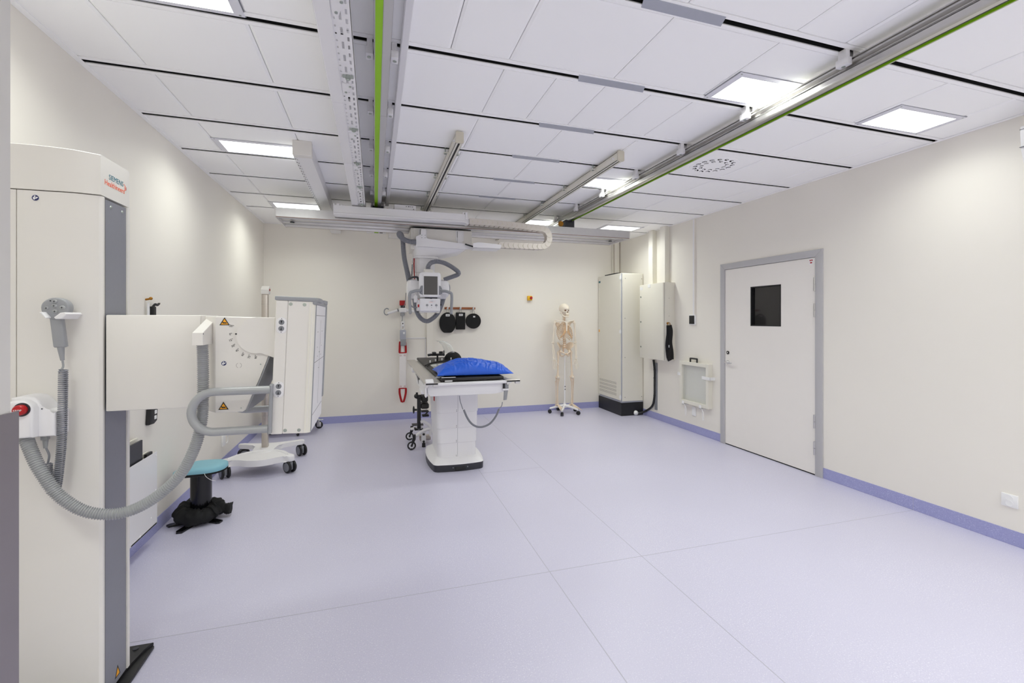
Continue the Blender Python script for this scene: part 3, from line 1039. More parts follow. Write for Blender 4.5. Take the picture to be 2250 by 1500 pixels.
b = MB().box((.412, yc + .03, 1.685), (.448, yc + .1, 1.76), .008, 2).cyl((.43, yc + .06, 1.76), (.43, yc + .06, 1.77), .012, n=12)
b.build('side_sensor', 'white', col)
b = MB().box((.468, yc + .01, 1.568), (.5, yc + .16, 1.578), .002, 1).box((.648, yc + .01, 1.568), (.68, yc + .16, 1.578), .002, 1)
b.build('accessory_rail', 'alu', col)
# hoses
HR = .0265
MB().hose([(.569, 5.12, 2.045), (.57, 5.11, 2.085), (.6, 5.1, 2.125), (.66, 5.1, 2.142), (.74, 5.1, 2.13), (.82, 5.11, 2.095), (.89, 5.12, 2.05), (.912, 5.13, 2.025), (.90, 5.14, 2.005), (.85, 5.15, 1.985), (.75, 5.17, 1.948)], HR, .009).build('corrugated_hose', 'hosedark', r)
MB().hose([(.435, 5.08, 2.345), (.37, 5.08, 2.345), (.31, 5.085, 2.365), (.265, 5.1, 2.405), (.262, 5.16, 2.44), (.285, 5.22, 2.44), (.305, 5.26, 2.39), (.312, 5.28, 2.3), (.325, 5.28, 2.18), (.355, 5.26, 2.03), (.372, 5.22, 1.93)], .028, .009).build('corrugated_hose', 'hosedark', r)
MB().hose([(.43, 5.22, 1.76), (.435, 5.2, 1.68), (.45, 5.19, 1.6), (.49, 5.18, 1.52), (.56, 5.17, 1.482), (.63, 5.18, 1.515), (.69, 5.19, 1.58), (.73, 5.2, 1.67), (.755, 5.21, 1.75)], HR, .009).build('corrugated_hose', 'hosedark', r)
MB().tube(spline([(.8, 5.26, 1.93), (.826, 5.27, 1.88), (.822, 5.27, 1.82), (.806, 5.26, 1.775)], 8), .012, 12).build('side_hose', 'hosedark', r)
MB().tube(spline([(.37, 5.2, 1.95), (.4, 5.13, 1.962), (.45, 5.1, 1.962), (.465, 5.12, 1.93)], 8), .011, 12).build('loop_hose', 'charcoal', r)
b = MB().tube(spline([(.375, 5.08, 1.66), (.4, 5.07, 1.635), (.43, 5.06, 1.63), (.452, 5.06, 1.635)], 8), .007, 10)
b.build('loop_hose', 'midgrey', r)
b = MB().prism([(.36, 2.38), (.42, 2.4), (.425, 2.385), (.375, 2.365)], 'y', 5.12, 5.16, .004, 1).box((.3, 5.2, 2.40), (.4, 5.24, 2.42), .003, 1)
b.build('hose_bracket', 'warmwhite', r)

# ================================================================== wall stand on the left
r = thing('bucky_wall_stand', (-1.2, 2.23, 0), 'large white X-ray wall stand with grey hose and detector panel, left foreground', 'x-ray wall stand')
cy0, cy1, cx1 = 2.115, 2.338, -.997
ch = .016
pl = [(-1.43, cy0 - .004), (-1.07, cy0 - .003), (cx1 - .006, cy0 + .012), (cx1, cy0 + .02), (cx1, cy1), (-1.43, cy1)]
c_ = [(-1.43, cy0 - .004), (-1.245, cy0 - .004), (-1.245, cy0 + .003), (-1.242, cy0 + .003), (-1.242, cy0 - .004), (-1.075, cy0 - .004), (-1.005, cy0 + .012), (cx1, cy0 + .022), (cx1, cy0 + .034), (cx1 - .02, cy0 + .036), (cx1 - .02, cy1 - .02), (cx1, cy1 - .018), (cx1, cy1), (-1.43, cy1)]
b = MB().prism(c_, 'z', .03, 1.972)
b.build('column', 'warmwhite', r, sharp=25)
MB().box((cx1 - .021, cy0 + .036, .03), (cx1 - .004, cy1 - .022, 1.968)).build('slot_strip', 'slate', r)
MB().box((cx1 - .019, cy0 + .0335, .03), (cx1 - .0005, cy0 + .0385, 1.97)).build('slot_gap', 'black', r)
for y in (2.2, 2.285):
    MB().ell((cx1 - .004, y, 1.945), (.004, .006, .006), 12, 8).build('screw', 'zinc', r)
# domed cap: front and side skirts with a top that curves down at both ends
cap = MB()
N = 16
xs = [-1.43 + (cx1 - .002 + 1.43) * i / N for i in range(N + 1)]


def ztop(x):
    t = (x + 1.22) / .23
    return 2.128 + .013 * (1 - t * t) if x > -1.22 else 2.141 - .012 * ((x + 1.22) / .22) ** 2


def fy(x):
    return cy0 - .004 if x < -1.075 else cy0 - .004 + (x + 1.075) / .08 * .016


vs = []
for x in xs:
    xx = min(x, cx1)
    vs += [(xx, fy(xx) - .001, 1.976), (xx, fy(xx) - .001, ztop(xx) - .003), (xx, fy(xx) + .004, ztop(xx)), (xx, cy1 - .004, ztop(xx)), (xx, cy1 + .002, ztop(xx) - .004), (xx, cy1 + .002, 1.976)]
fs = []
for i in range(N):
    for j in range(5):
        fs.append([i * 6 + j, i * 6 + j + 1, i * 6 + 7 + j, i * 6 + 6 + j])
    fs.append([i * 6 + 5, i * 6, i * 6 + 6, i * 6 + 11])
fs += [list(range(6)), [N * 6 + j for j in range(6)]]
cap.raw(vs, fs)
cap = cap.build('column_cap', 'warmwhite', r, sharp=30)
X = frame((cx1 - .0018, 2.236, 2.06), (0, 1, 0), (0, 0, 1))
MB().text('SIEMENS', .029, X, .0004).build('logo_writing', 'logoteal', cap)
X = frame((cx1 - .0018, 2.226, 2.033), (0, 1, 0), (0, 0, 1))
b = MB().text('Healthineers', .029, X, .0004)
b.build('logo_writing', 'logoorange', cap)
b = MB()
for i in range(4):
    for j in range(5 - i):
        if i or j in (0, 4):
            b.mi = 1 if i == 3 else 0
            b.cyl((cx1 - .0025, 2.296 + i * .0055, 2.062 - .026 * ((j + i / 2) / 4)), (cx1 - .0012, 2.296 + i * .0055, 2.062 - .026 * ((j + i / 2) / 4)), .0021, n=8)
b.build('logo_dots', ['logoorange', 'redcloth'], cap)


def manual_sign(c, rad, parent):
    """blue round read-the-manual sticker facing the room front"""
    X = frame(c, (1, 0, 0), (0, 0, 1))
    b = MB()
    b.prism(circ(rad * 1.12, 28), 'z', 0, .0006, X=X)
    b.mi = 1
    b.prism(circ(rad, 28), 'z', 0, .001, X=X)
    b.mi = 0
    k = rad / .02
    b.prism(circ(.0045 * k, 12, -.003 * k, .011 * k), 'z', 0, .0015, X=X)
    b.prism([(-.014 * k, .004 * k), (-.003 * k, .006 * k), (.001 * k, -.002 * k), (-.004 * k, -.014 * k), (-.012 * k, -.01 * k)], 'z', 0, .0015, X=X)
    b.prism([(.003 * k, -.008 * k), (.016 * k, .003 * k), (.009 * k, .009 * k), (.0 * k, .001 * k)], 'z', 0, .0015, X=X)
    b.build('manual_sticker', ['label', 'navy'], parent)


def warn_sign(c, s, parent, right=(1, 0, 0)):
    X = frame(c, right, (0, 0, 1))
    b = MB()
    b.mi = 1
    b.prism([(-.58 * s, -.42 * s), (.58 * s, -.42 * s), (0, .58 * s)], 'z', 0, .0008, X=X)
    b.mi = 0
    b.prism([(-.41 * s, -.32 * s), (.41 * s, -.32 * s), (0, .38 * s)], 'z', 0, .0012, X=X)
    b.mi = 1
    b.prism([(-.2 * s, -.2 * s), (.24 * s, -.2 * s), (.26 * s, -.1 * s), (.08 * s, -.04 * s), (-.1 * s, -.05 * s), (-.2 * s, .08 * s), (-.23 * s, .02 * s)], 'z', 0, .0016, X=X)
    b.build('warning_sticker', ['signyellow', 'ink'], parent)


manual_sign(tuple(at_y(78, 434.5, cy0 - .0045)), .0105, r)
# base plate
b = MB().box((-1.44, 1.75, 0), (-.961, 2.474, .016), .003, 1)
b.prism([(-1.44, 2.05), (-1.03, 2.15), (-.985, 2.43), (-.964, 2.474), (-1.44, 2.474)], 'z', .014, .029, .002, 1)
b.mi = 1
b.cyl((-1.02, 2.445, .029), (-1.02, 2.445, .033), .011, n=16).cyl((-.99, 2.2, .016), (-.99, 2.2, .02), .009, n=16)
b.build('base_plate', ['black', 'charcoal'], r)
X = frame((cx1 - .0038, 2.25, .07), (0, 1, 0), (0, 0, 1))
b = MB()
b.mi = 1
b.prism([(-.02, -.02), (.02, -.02), (0, .025)], 'z', 0, .0006, X=X)
b.mi = 0
b.prism([(-.013, -.015), (.013, -.015), (0, .015)], 'z', 0, .001, X=X)
b.build('warning_sticker', ['signyellow', 'ink'], r)

# horizontal arm
MB().box((-.99, 2.14, 1.146), (-.672, 2.37, 1.518), .004, 2).build('arm_cover', 'warmwhite', r)
ya = 2.06
pl = [(-.655, 2.138), (-.652, 2.125), (-.602, ya + .004), (-.596, ya), (-.40, ya), (-.40, 2.38), (-.655, 2.38)]
b = MB()
# side profile of the swivel arm, bevelled along the column side
side = [(-.60, 1.134), (-.60, 1.509), (-.592, 1.513), (-.385, 1.508), (-.4, 1.38), (-.44, 1.27), (-.492, 1.14), (-.503, 1.132)]
b.prism(side, 'y', ya, 2.36, .003, 1)
b.prism(pl[:4] + [(-.596, 2.37), (-.655, 2.37)], 'z', 1.134, 1.513, .003, 1)
b.prism([(-.672, 2.141), (-.654, 2.141), (-.654, 2.36), (-.672, 2.36)], 'z', 1.146, 1.516)
arm = b.build('swivel_arm', 'warmwhite', r, sharp=30)
b = MB()
sl = [(-.3835, 1.40), (-.4, 1.378), (-.44, 1.268), (-.492, 1.139), (-.494, 1.132), (-.488, 1.132), (-.435, 1.265), (-.396, 1.377)]
b.prism(sl, 'y', ya + .003, 2.357)
b.build('arm_underside', 'greyplastic', r)
# round-ended hub cover
hub = []
cxh, czh, rh = -.45, 1.437, .0725
for i in range(19):
    a = math.radians(78 + (282 - 78) * i / 18)
    hub.append((cxh + rh * 1.0 * math.cos(a), czh + rh * math.sin(a)))
hub += [(-.392, 1.348), (-.385, 1.348), (-.385, 1.507), (cxh + .015, 1.508)]
MB().prism(hub, 'y', ya - .012, ya + .004, .004, 2).build('hub_cover', 'warmwhite', r, sharp=18)
MB().cyl(tuple(at_y(518.5, 733.5, ya - .0115)), tuple(at_y(518.5, 733.5, ya - .0135)), .0034, n=14).build('angle_pointer', 'ink', r)
b = MB()
for txt, px, py, rot in (('-20°', 508, 716, -12), ('0°', 507, 734, 6), ('15°', 507.5, 747, 18), ('30°', 513, 759.5, 28), ('45°', 522, 769, 42), ('60°', 534, 778, 58), ('75°', 548, 783, 72), ('90°', 562.5, 784, 84)):
    p = at_y(px, py, ya - .0006)
    b.text(txt, .0115, frame(p, (1, 0, 0), (0, 0, 1)) @ Matrix.Rotation(math.radians(rot), 4, 'Z'), .0003)
b.build('angle_scale', 'ink', r)
warn_sign(tuple(at_y(493.5, 707, ya - .0005)), .031, r)
warn_sign(tuple(at_y(491, 892.5, ya - .0005)), .031, r)
manual_sign(tuple(at_y(492, 798, ya - .0005)), .0088, r)
p = at_y(525, 802.5, ya)
b = MB()
for a0 in (-70, 110):
    pts = [(p.x + .0095 * math.cos(math.radians(a0 + i * 14)), ya - .0004, p.z + .0095 * math.sin(math.radians(a0 + i * 14))) for i in range(11)]
    b.tube(pts, .0004, 5)
b.build('round_mark', 'inkgrey', r)
for px, py in ((573, 800), (530, 896)):
    p = at_y(px, py, ya)
    b = MB().cyl((p.x, ya + .001, p.z), (p.x, ya - .0012, p.z), .0085, n=20)
    b.mi = 1
    b.cyl((p.x, ya - .001, p.z), (p.x, ya - .002, p.z), .003, n=10)
    b.build('screw_cap', ['warmwhite', 'zinc'], r)
# hose hood on the arm
hx0, hx1, hy0, hy1 = -.647, -.612, 1.968, 2.135
pr = [(hy0, 1.404), (hy0, 1.4505), (hy1, 1.509), (hy1, 1.404)]
hd = MB().prism(pr, 'x', hx0, hx1, .0012, 1).build('hose_hood', 'warmwhite', r)
b = MB()
for y, z in ((hy0, 1.4505), (2.115, 1.4495), (2.115, 1.503)):
    b.cyl((hx1 - .001, y + .004, z - .004), (hx1 + .0012, y + .004, z - .004), .0024, n=10)
b.build('hood_screw', 'charcoal', hd)
hp = [(444, 745, 2.03), (446, 800, 2.03), (446, 880, 2.03), (442, 930, 2.03), (427, 985, 2.03), (396, 1042, 2.03), (342, 1092, 2.03), (285, 1122, 2.025), (228, 1129.5, 2.01), (175, 1118, 2.0), (125, 1083, 2.0), (87, 1030, 2.005), (66, 985, 2.025), (58, 962, 2.04), (57, 950, 2.045)]
MB().hose([at_y(*q) for q in hp], .0205, .0078, 20, .82).build('corrugated_hose', 'hose', r)

# emergency stop box on the column
b = MB()
p0, p1 = at_y(33, 962, 2.02), at_y(98, 870, 2.02)
out = rrect(.0, 0, 0, 1)
prof = [(-1.225, 1.085), (-1.1, 1.085), (-1.1, 1.17), (-1.116, 1.172), (-1.13, 1.178), (-1.138, 1.196), (-1.147, 1.213), (-1.16, 1.225), (-1.178, 1.23), (-1.2, 1.231), (-1.225, 1.226)]
b.prism([(x + .012, z) for x, z in prof], 'y', 2.03, cy0 - .002, .008, 3)
b.prism([(-1.2, 1.09), (-1.133, 1.09), (-1.133, 1.19), (-1.14, 1.206), (-1.156, 1.218), (-1.175, 1.222), (-1.2, 1.217)], 'y', 1.995, 2.06, .01, 3)
sb = b.build('stop_box', 'white', r)
bc = at_y(47.5, 900, 1.994)
bc.y = 1.994
b = MB().lathe([(.001, 0), (.0175, 0), (.0182, .004), (.0178, .016), (.015, .02), (.001, .021)], bc, (0, -1, 0), 28)
sbtn = b.build('stop_button', 'red', sb)
MB().lathe([(.021, 0), (.0235, 0), (.0235, .003), (.021, .003)], (bc[0], bc[1] + .0025, bc[2]), (0, -1, 0), 28).build('button_collar', 'charcoal', sb)
MB().text('STOP', .0098, frame((bc[0], bc[1] - .0213, bc[2]), (1, 0, 0), (0, 0, 1)), .0003).build('stop_writing', 'label', sb)
MB().cyl(tuple(at_y(92, 898, 2.029)), tuple(at_y(92, 898, 2.027)), .0022, n=10).build('screw', 'charcoal', sb)

# hand control in its cradle with coiled lead
hc = MB()
yh0 = 2.045
prof = []
cxx, czz = -1.096, 1.543
for i in range(28):
    a = 2 * PI * i / 28
    prof.append((cxx + .042 * math.cos(a), czz + (.036 if math.sin(a) > 0 else .045) * math.sin(a)))
hc.prism(prof, 'y', yh0, yh0 + .03, .006, 3)
hc.prism([(cxx - .022, 1.53), (cxx + .014, 1.53), (cxx + .0285, 1.403), (cxx + .02, 1.399), (cxx - .006, 1.399), (cxx - .009, 1.403)], 'y', yh0 + .004, yh0 + .026, .006, 3)
hcp = hc.build('hand_control', 'greyplastic', r, sharp=50)
b = MB()
for dx, dz, rx in ((-.0, .022, .0085), (-.001, .006, .0085), (.022, .0, .0095), (-.023, -.002, .0065), (.001, -.014, .009)):
    b.ell((cxx + dx, yh0 - .001, czz + dz), (rx, .0035, rx * .8), 16, 8)
b.build('control_button', 'hose', hcp)
b = MB()
for dx, dz in ((-.0, .022), (-.001, .006), (.022, .0), (-.023, -.002), (.001, -.014)):
    b.box((cxx + dx - .003, yh0 - .0052, czz + dz - .0006), (cxx + dx + .003, yh0 - .0042, czz + dz + .0006)).box((cxx + dx - .0006, yh0 - .0052, czz + dz - .003), (cxx + dx + .0006, yh0 - .0042, czz + dz + .003))
b.cyl((cxx - .013, yh0 + .0005, czz + .024), (cxx - .013, yh0 - .001, czz + .024), .0022, n=10)
b.build('button_mark', 'ink', hcp)
b = MB()
b.prism([(-1.128, 1.525), (-1.12, 1.527), (-1.106, 1.507), (-1.11, 1.504)], 'y', 2.02, cy0, .002, 1)
b.prism([(-1.086, 1.508), (-1.082, 1.502), (-1.064, 1.502), (-1.05, 1.52), (-1.055, 1.526), (-1.068, 1.524)], 'y', 2.02, cy0, .002, 1)
b.build('control_cradle', 'white', r)
b = MB().cyl((cxx + .009, yh0 + .015, 1.4), (cxx + .014, yh0 + .015, 1.352), .0105, .006, 14)
b.tube(spline([(cxx + .014, yh0 + .015, 1.354), (cxx + .017, yh0 + .013, 1.33), (cxx + .013, yh0 + .005, 1.315), (cxx + .012, yh0, 1.31)], 6), .0034, 8)
b.build('strain_relief', 'greyplastic', r)
axis = spline([at_y(139, 812, 2.045), at_y(138, 880, 2.045), at_y(136, 960, 2.045), at_y(131, 1020, 2.045), at_y(124, 1070, 2.045), at_y(115, 1080, 2.045), at_y(108, 1068, 2.05), at_y(106, 1040, 2.055), at_y(105, 1017, 2.06)], 12)
axis = resample(axis, .0004)
pts = []
turns = 74
La = len(axis)
for i, q in enumerate(axis):
    a = 2 * PI * turns * i / La
    t = (axis[min(i + 1, La - 1)] - axis[max(i - 1, 0)]).normalized()
    u = V((0, 1, 0)).cross(t).normalized()
    pts.append(q + (u * math.cos(a) + V((0, 1, 0)) * math.sin(a)) * .0118)
b = MB().tube(pts, .0027, 6)
b.tube(spline([at_y(105, 1018, 2.06), at_y(108, 1000, 2.06), at_y(102, 985, 2.065), at_y(100, 975, 2.065)], 6), .0034, 8)
b.build('coiled_lead', 'hosedark', r)
b = MB()
b.tube([at_y(100, 955, 2.065), at_y(100, 966, 2.065), at_y(100, 984, 2.065)], [.011, .0085, .006], 12)
b.box((at_y(92, 960, 2.065).x, 2.055, 1.067), (at_y(107, 960, 2.065).x, 2.075, 1.086), .002, 1)
b.build('lead_plug', 'hose', r)

# detector unit, tilted a little about its own centre
pc = V((-.308, 2.2, 1.3155))
TILT = Matrix.Translation(pc) @ Matrix.Rotation(math.radians(2.35), 4, 'Y') @ Matrix.Translation(-pc)
dx0, dx1, dy0, dy1, dz0, dz1 = -.3815, -.2375, 2.0, 2.415, 1.045, 1.575


def tilt(mb, name, mt, par, **k):
    return mb.apply(TILT).build(name, mt, par, **k)


det = tilt(MB().box((dx0, dy0, dz0), (dx0 + .043, dy1, dz1), .003, 1).box((dx0 + .0435, dy0 + .002, dz0 + .001), (dx1 - .01, dy1 - .002, dz1), .002, 1), 'detector_housing', 'warmwhite', r)
tilt(MB().prism([(dx1 - .022, dy0), (dx1 - .006, dy0 + .004), (dx1, dy0 + .012), (dx1, dy0 + .03), (dx1 - .022, dy0 + .03)], 'z', dz0 + .002, dz1, .001, 1), 'edge_strip', 'cream', det)
tilt(MB().prism([(dx1 - .004, dy0 + .014), (dx1 + .003, dy0 + .016), (dx1 + .003, dy0 + .026), (dx1 - .004, dy0 + .026)], 'z', dz0 + .003, dz1, .001, 1), 'side_rail', 'greyplastic', det)
tilt(MB().prism([(dx1 - .006, dy1 - .022), (dx1 + .006, dy1 - .02), (dx1 + .006, dy1 + .004), (dx1 - .006, dy1 + .004)], 'z', dz0 + .085, dz1 - .002, .003, 1), 'side_rail', 'greyplastic', det)
tilt(MB().box((dx1 - .012, dy0 + .02, dz0 + .001), (dx1 + .001, dy1 - .01, dz1 - .01), .001, 1), 'front_panel', 'white', det)
b = MB()
for z in (1.52, 1.325, 1.11):
    b.box((dx1 + .0008, dy0 + .03, z - .001), (dx1 + .0014, dy1 - .03, z + .001))
b.box((dx1 + .0008, dy0 + .22, 1.13), (dx1 + .0014, dy0 + .2212, 1.5))
for y, z, w in ((2.12, 1.45, .03), (2.28, 1.45, .03), (2.12, 1.385, .02), (2.28, 1.385, .02), (2.2, 1.36, .03), (2.14, 1.345, .02), (2.26, 1.345, .02), (2.2, 1.29, .03)):
    b.box((dx1 + .0008, y - w / 2, z - .001), (dx1 + .0014, y + w / 2, z + .001))
tilt(b, 'centring_marks', 'inkgrey', det)
# grey top cushion with a chin notch
pl = [(dx0 - .004, dy0 - .003), (dx1 + .004, dy0 - .003), (dx1 + .012, dy0 + .06), (dx1 + .012, dy0 + .15), (dx1 - .02, dy0 + .175), (dx1 - .03, (dy0 + dy1) / 2), (dx1 - .02, dy1 - .175), (dx1 + .012, dy1 - .15), (dx1 + .012, dy1 - .05), (dx1 + .004, dy1 + .003), (dx0 - .004, dy1 + .003)]
tilt(MB().prism(pl, 'z', dz1 - .001, dz1 + .016, .004, 2).box((dx1 - .01, dy0 + .0, dz1 - .012), (dx1 + .006, dy1, dz1 + .008), .003, 1), 'top_cushion', 'greyplastic', det)
for z in (1.475, 1.222):
    x = dx0 + .0235
    bp = tilt(MB().prism(rrect(.037, .064, .0175, 7, x, z), 'y', dy0 - .003, dy0 + .001, .0015, 2), 'button_plate', 'white', det)
    for dz in (.0125, -.0125):
        tilt(MB().lathe([(.001, .0025), (.0095, .002), (.0105, 0), (.001, 0)], (x, dy0 - .003, z + dz), (0, -1, 0), 22), 'push_button', 'midgrey', bp)
    b = MB()
    for dz, s in ((.0125, 1), (-.0125, -1)):
        b.box((x - .0011, dy0 - .0062, z + dz - .005), (x + .0011, dy0 - .0054, z + dz + .005)).cyl((x, dy0 - .0054, z + dz + s * .0035), (x, dy0 - .0062, z + dz + s * .0035), .0028, n=10)
    for dz in (.027, -.027):
        b.cyl((x, dy0 - .0028, z + dz), (x, dy0 - .0036, z + dz), .0016, n=8)
    tilt(b, 'button_mark', 'ink', bp)
for x in (dx0 + .053, dx0 + .1035):
    for z in (dz0 + .014, dz1 - .014):
        b = MB().lathe([(.001, .002), (.006, .0015), (.0068, 0), (.001, 0)], (x, dy0 + .002, z), (0, -1, 0), 16)
        tilt(b, 'screw', 'zinc', det)
# rear handle bars
for yb, lbl in ((1.985, 0), (2.43, 1)):
    zc, hh = 1.151, .076
    xa = -.578
    pts = [(dx0 - .006, yb, zc + hh)] + [(xa + hh * math.cos(math.radians(90 + 180 * i / 18)), yb, zc + hh * math.sin(math.radians(90 + 180 * i / 18))) for i in range(19)] + [(dx0 - .014, yb, zc - hh)]
    MB().tube(pts, .0155, 18).build('handle_bar', 'hose', r)
    b = MB().prism([(dx0 - .016, zc - hh - .02), (dx0 - .004, zc - hh - .02), (dx0 + .002, zc + hh + .02), (dx0 - .008, zc + hh + .02)], 'y', yb - .012, yb + .03, .003, 1)
    b.build('handle_mount', 'greyplastic', r)

from mathutils import noise

# ================================================================== examination table
r = thing('xray_table', (.81, 4.885, 0), 'white height adjustable X-ray table on a stepped pedestal with black base', 'table')


def hull(hx, hy, bul, n=10, cx=.81, cy=4.885, rr_=.07):
    """rectangle whose sides bow outwards a little, corners rounded"""
    pts = []
    for sx, sy, a0 in ((1, 1, 0), (-1, 1, 90), (-1, -1, 180), (1, -1, 270)):
        for i in range(6):
            a = math.radians(a0 + 90 * i / 5)
            pts.append((sx * (hx - rr_) + rr_ * math.cos(a), sy * (hy - rr_) + rr_ * math.sin(a)))
    out = []
    for i, p in enumerate(pts):
        q = pts[(i + 1) % len(pts)]
        k = 6 if (V(p) - V(q)).length > .1 else 1
        for j in range(k):
            t = j / k
            x, y = p[0] + (q[0] - p[0]) * t, p[1] + (q[1] - p[1]) * t
            bx = bul * (1 - min(1, abs(x) / hx) ** 2)
            by = bul * 1.4 * (1 - min(1, abs(y) / hy) ** 2)
            out.append((cx + x + math.copysign(by, x) * (abs(x) > hx * .8), cy + y + math.copysign(bx, y) * (abs(y) > hy * .8)))
    return out


def loft(secs, zs):
    b = MB()
    n_ = len(secs[0])
    vs = [(x, y, z) for s, z in zip(secs, zs) for x, y in s]
    fs = [[i * n_ + j, i * n_ + (j + 1) % n_, (i + 1) * n_ + (j + 1) % n_, (i + 1) * n_ + j] for i in range(len(zs) - 1) for j in range(n_)]
    fs += [list(range(n_)), [(len(zs) - 1) * n_ + j for j in range(n_)]]
    return b.raw(vs, fs)


loft([hull(.243, .36, .028, rr_=.035), hull(.246, .363, .028, rr_=.035)], [.0, .068]).build('base_skirt', 'charcoal', r)
MB().box((.765, 4.488, .012), (.87, 4.52, .045), .002, 1).build('base_hatch', 'black', r)
b = MB()
for x in (.745, .89):
    b.cyl((x, 4.5, .04), (x, 4.491, .04), .006, n=12)
b.build('base_screw', 'midgrey', r)
loft([hull(.246, .363, .028, rr_=.035), hull(.243, .36, .027, rr_=.035), hull(.222, .31, .01, rr_=.05), hull(.208, .288, .002, rr_=.05)], [.068, .076, .1, .112]).build('base_cover', 'white', r)
for i, (z0, z1, hx, hy) in enumerate(((.1, .262, .194, .27), (.252, .412, .201, .277), (.402, .572, .207, .283), (.562, .8, .213, .29))):
    loft([hull(hx - .003, hy - .003, 0, rr_=.045), hull(hx, hy, 0, rr_=.045), hull(hx, hy, 0, rr_=.045)], [z0, z0 + .004, z1]).build('column_sleeve', 'white', r)
    b = MB().box((.8085, 4.885 - hy - .0006, z0 + .006), (.8105, 4.885 - hy + .002, z1))
    b.build('sleeve_seam', 'midgrey', r)
    b = MB()
    for dz in (.012, .026):
        b.cyl((.797, 4.885 - hy - .0012, z0 + dz), (.797, 4.885 - hy + .001, z0 + dz), .0035, n=8)
    b.build('screw', 'charcoal', r)
# box under the top, chamfered below
pr = [(.452, .915), (1.225, .915), (1.225, .842), (1.165, .81), (1.08, .80), (.49, .80), (.468, .83)]
b = MB().prism(pr, 'y', 4.2, 5.45, .004, 2)
b.build('top_housing', 'white', r)
MB().box((.44, 4.165, .898), (1.25, 4.215, .924), .006, 2).build('front_lip', 'white', r)
MB().box((.5, 4.21, .9), (1.24, 6.6, .921), .003, 1).build('table_plate', 'warmwhite', r)
for x0, x1 in ((.437, .556), (1.195, 1.335)):
    rl = MB().box((x0, 4.165, .918), (x1, 6.63, .93), .003, 1).build('side_rail', 'railsteel', r)
    b = MB().box((x0 + .004, 4.16, .886), (x0 + .03, 4.2, .919), .002, 1).box((x1 - .05, 4.16, .892), (x1 - .004, 4.2, .919), .002, 1).box((x0 + .004, 4.2, .9), (x0 + .012, 6.6, .919))
    b.build('rail_foot', 'alu', rl)
    MB().box((x0 + .006, 4.158, .912), (x1 - .006, 4.166, .924)).build('rail_slot', 'black', rl)
b = MB().prism([(4.158, .926), (4.158, .934), (4.2, .956), (4.235, .956), (4.27, .93)], 'x', .445, .515, .004, 2)
b.box((.438, 4.162, .80), (.45, 4.24, .925), .003, 1)
b.build('corner_bracket', 'white', r)
b = MB().prism([(4.95, .9), (4.95, .815), (5.1, .86), (5.3, .9)], 'x', .45, .458).box((.446, 5.0, .88), (.47, 5.25, .915), .003, 1)
b.build('side_pocket', 'charcoal', r)
MB().box((.436, 5.6, .865), (.47, 5.75, .918), .006, 2).build('side_clip', 'white', r)
MB().box((.452, 4.24, .796), (.47, 5.2, .86), .002, 1).box((.444, 4.6, .76), (.5, 4.8, .80), .008, 2).build('side_guard', 'white', r)
b = MB().box((.59, 4.76, .66), (.597, 4.80, .73), .002, 1)
b.build('red_tag', 'redcloth', r)
# hand control hung on the right front corner
xh, yh_ = 1.2, 4.185
b = MB().box((xh - .03, yh_ + .0, .845), (xh - .012, yh_ + .03, .905), .002, 1)
b.mi = 1
b.box((xh - .012, yh_ - .005, .845), (xh + .024, yh_ + .03, .905), .008, 2)
b.build('control_hook', ['black', 'greyplastic'], r)
MB().prism([(xh - .04, .846), (xh + .028, .846), (xh + .022, .828), (xh - .03, .828)], 'y', yh_ - .008, yh_ + .035, .004, 1).build('control_clip', 'white', r)
b = MB().prism([(xh - .018, .83), (xh + .02, .83), (xh + .006, .737), (xh - .022, .735)], 'y', yh_ + .0, yh_ + .024, .005, 2)
b.build('hand_control', 'greyplastic', r)
pts = [at_y(*q, 4.2) for q in ((1104, 883), (1102, 892), (1097, 897))]
b = MB().tube(spline(pts, 6), .004, 8).tube(spline([at_y(*q, 4.21) for q in ((1017, 899), (1014, 890), (1011, 880), (1009.5, 869))], 6), .004, 8)
b.build('control_lead', 'hosedark', r)
pts = [at_y(*q, 4.2) for q in ((1097, 898), (1089, 915), (1078, 929), (1064, 936.5), (1050, 937.5), (1037, 931), (1027, 918), (1019, 900))]
MB().hose(pts, .0105, .006, 12, .8).build('coiled_lead', 'hosedark', r)

# mattress
b = MB().box((.575, 4.21, .93), (1.185, 6.6, .962), .012, 3)
o = b.build('mattress', 'vinylblack')
tag(o, 'thin black vinyl mattress lying on the X-ray table under the blue pillow', 'mattress')
b = MB().box((.59, 4.2, .966), (.72, 4.215, .97)).box((.62, 4.203, .93), (.69, 4.215, .94))
b.build('care_label', 'label', o)

# blue pillow
NX, NY = 150, 100
vs, fs = [], []
rnd = random.Random(3)
ph = [(rnd.uniform(0, 6.28), rnd.uniform(0, 6.28), rnd.uniform(3, 9), rnd.uniform(2, 8)) for _ in range(8)]


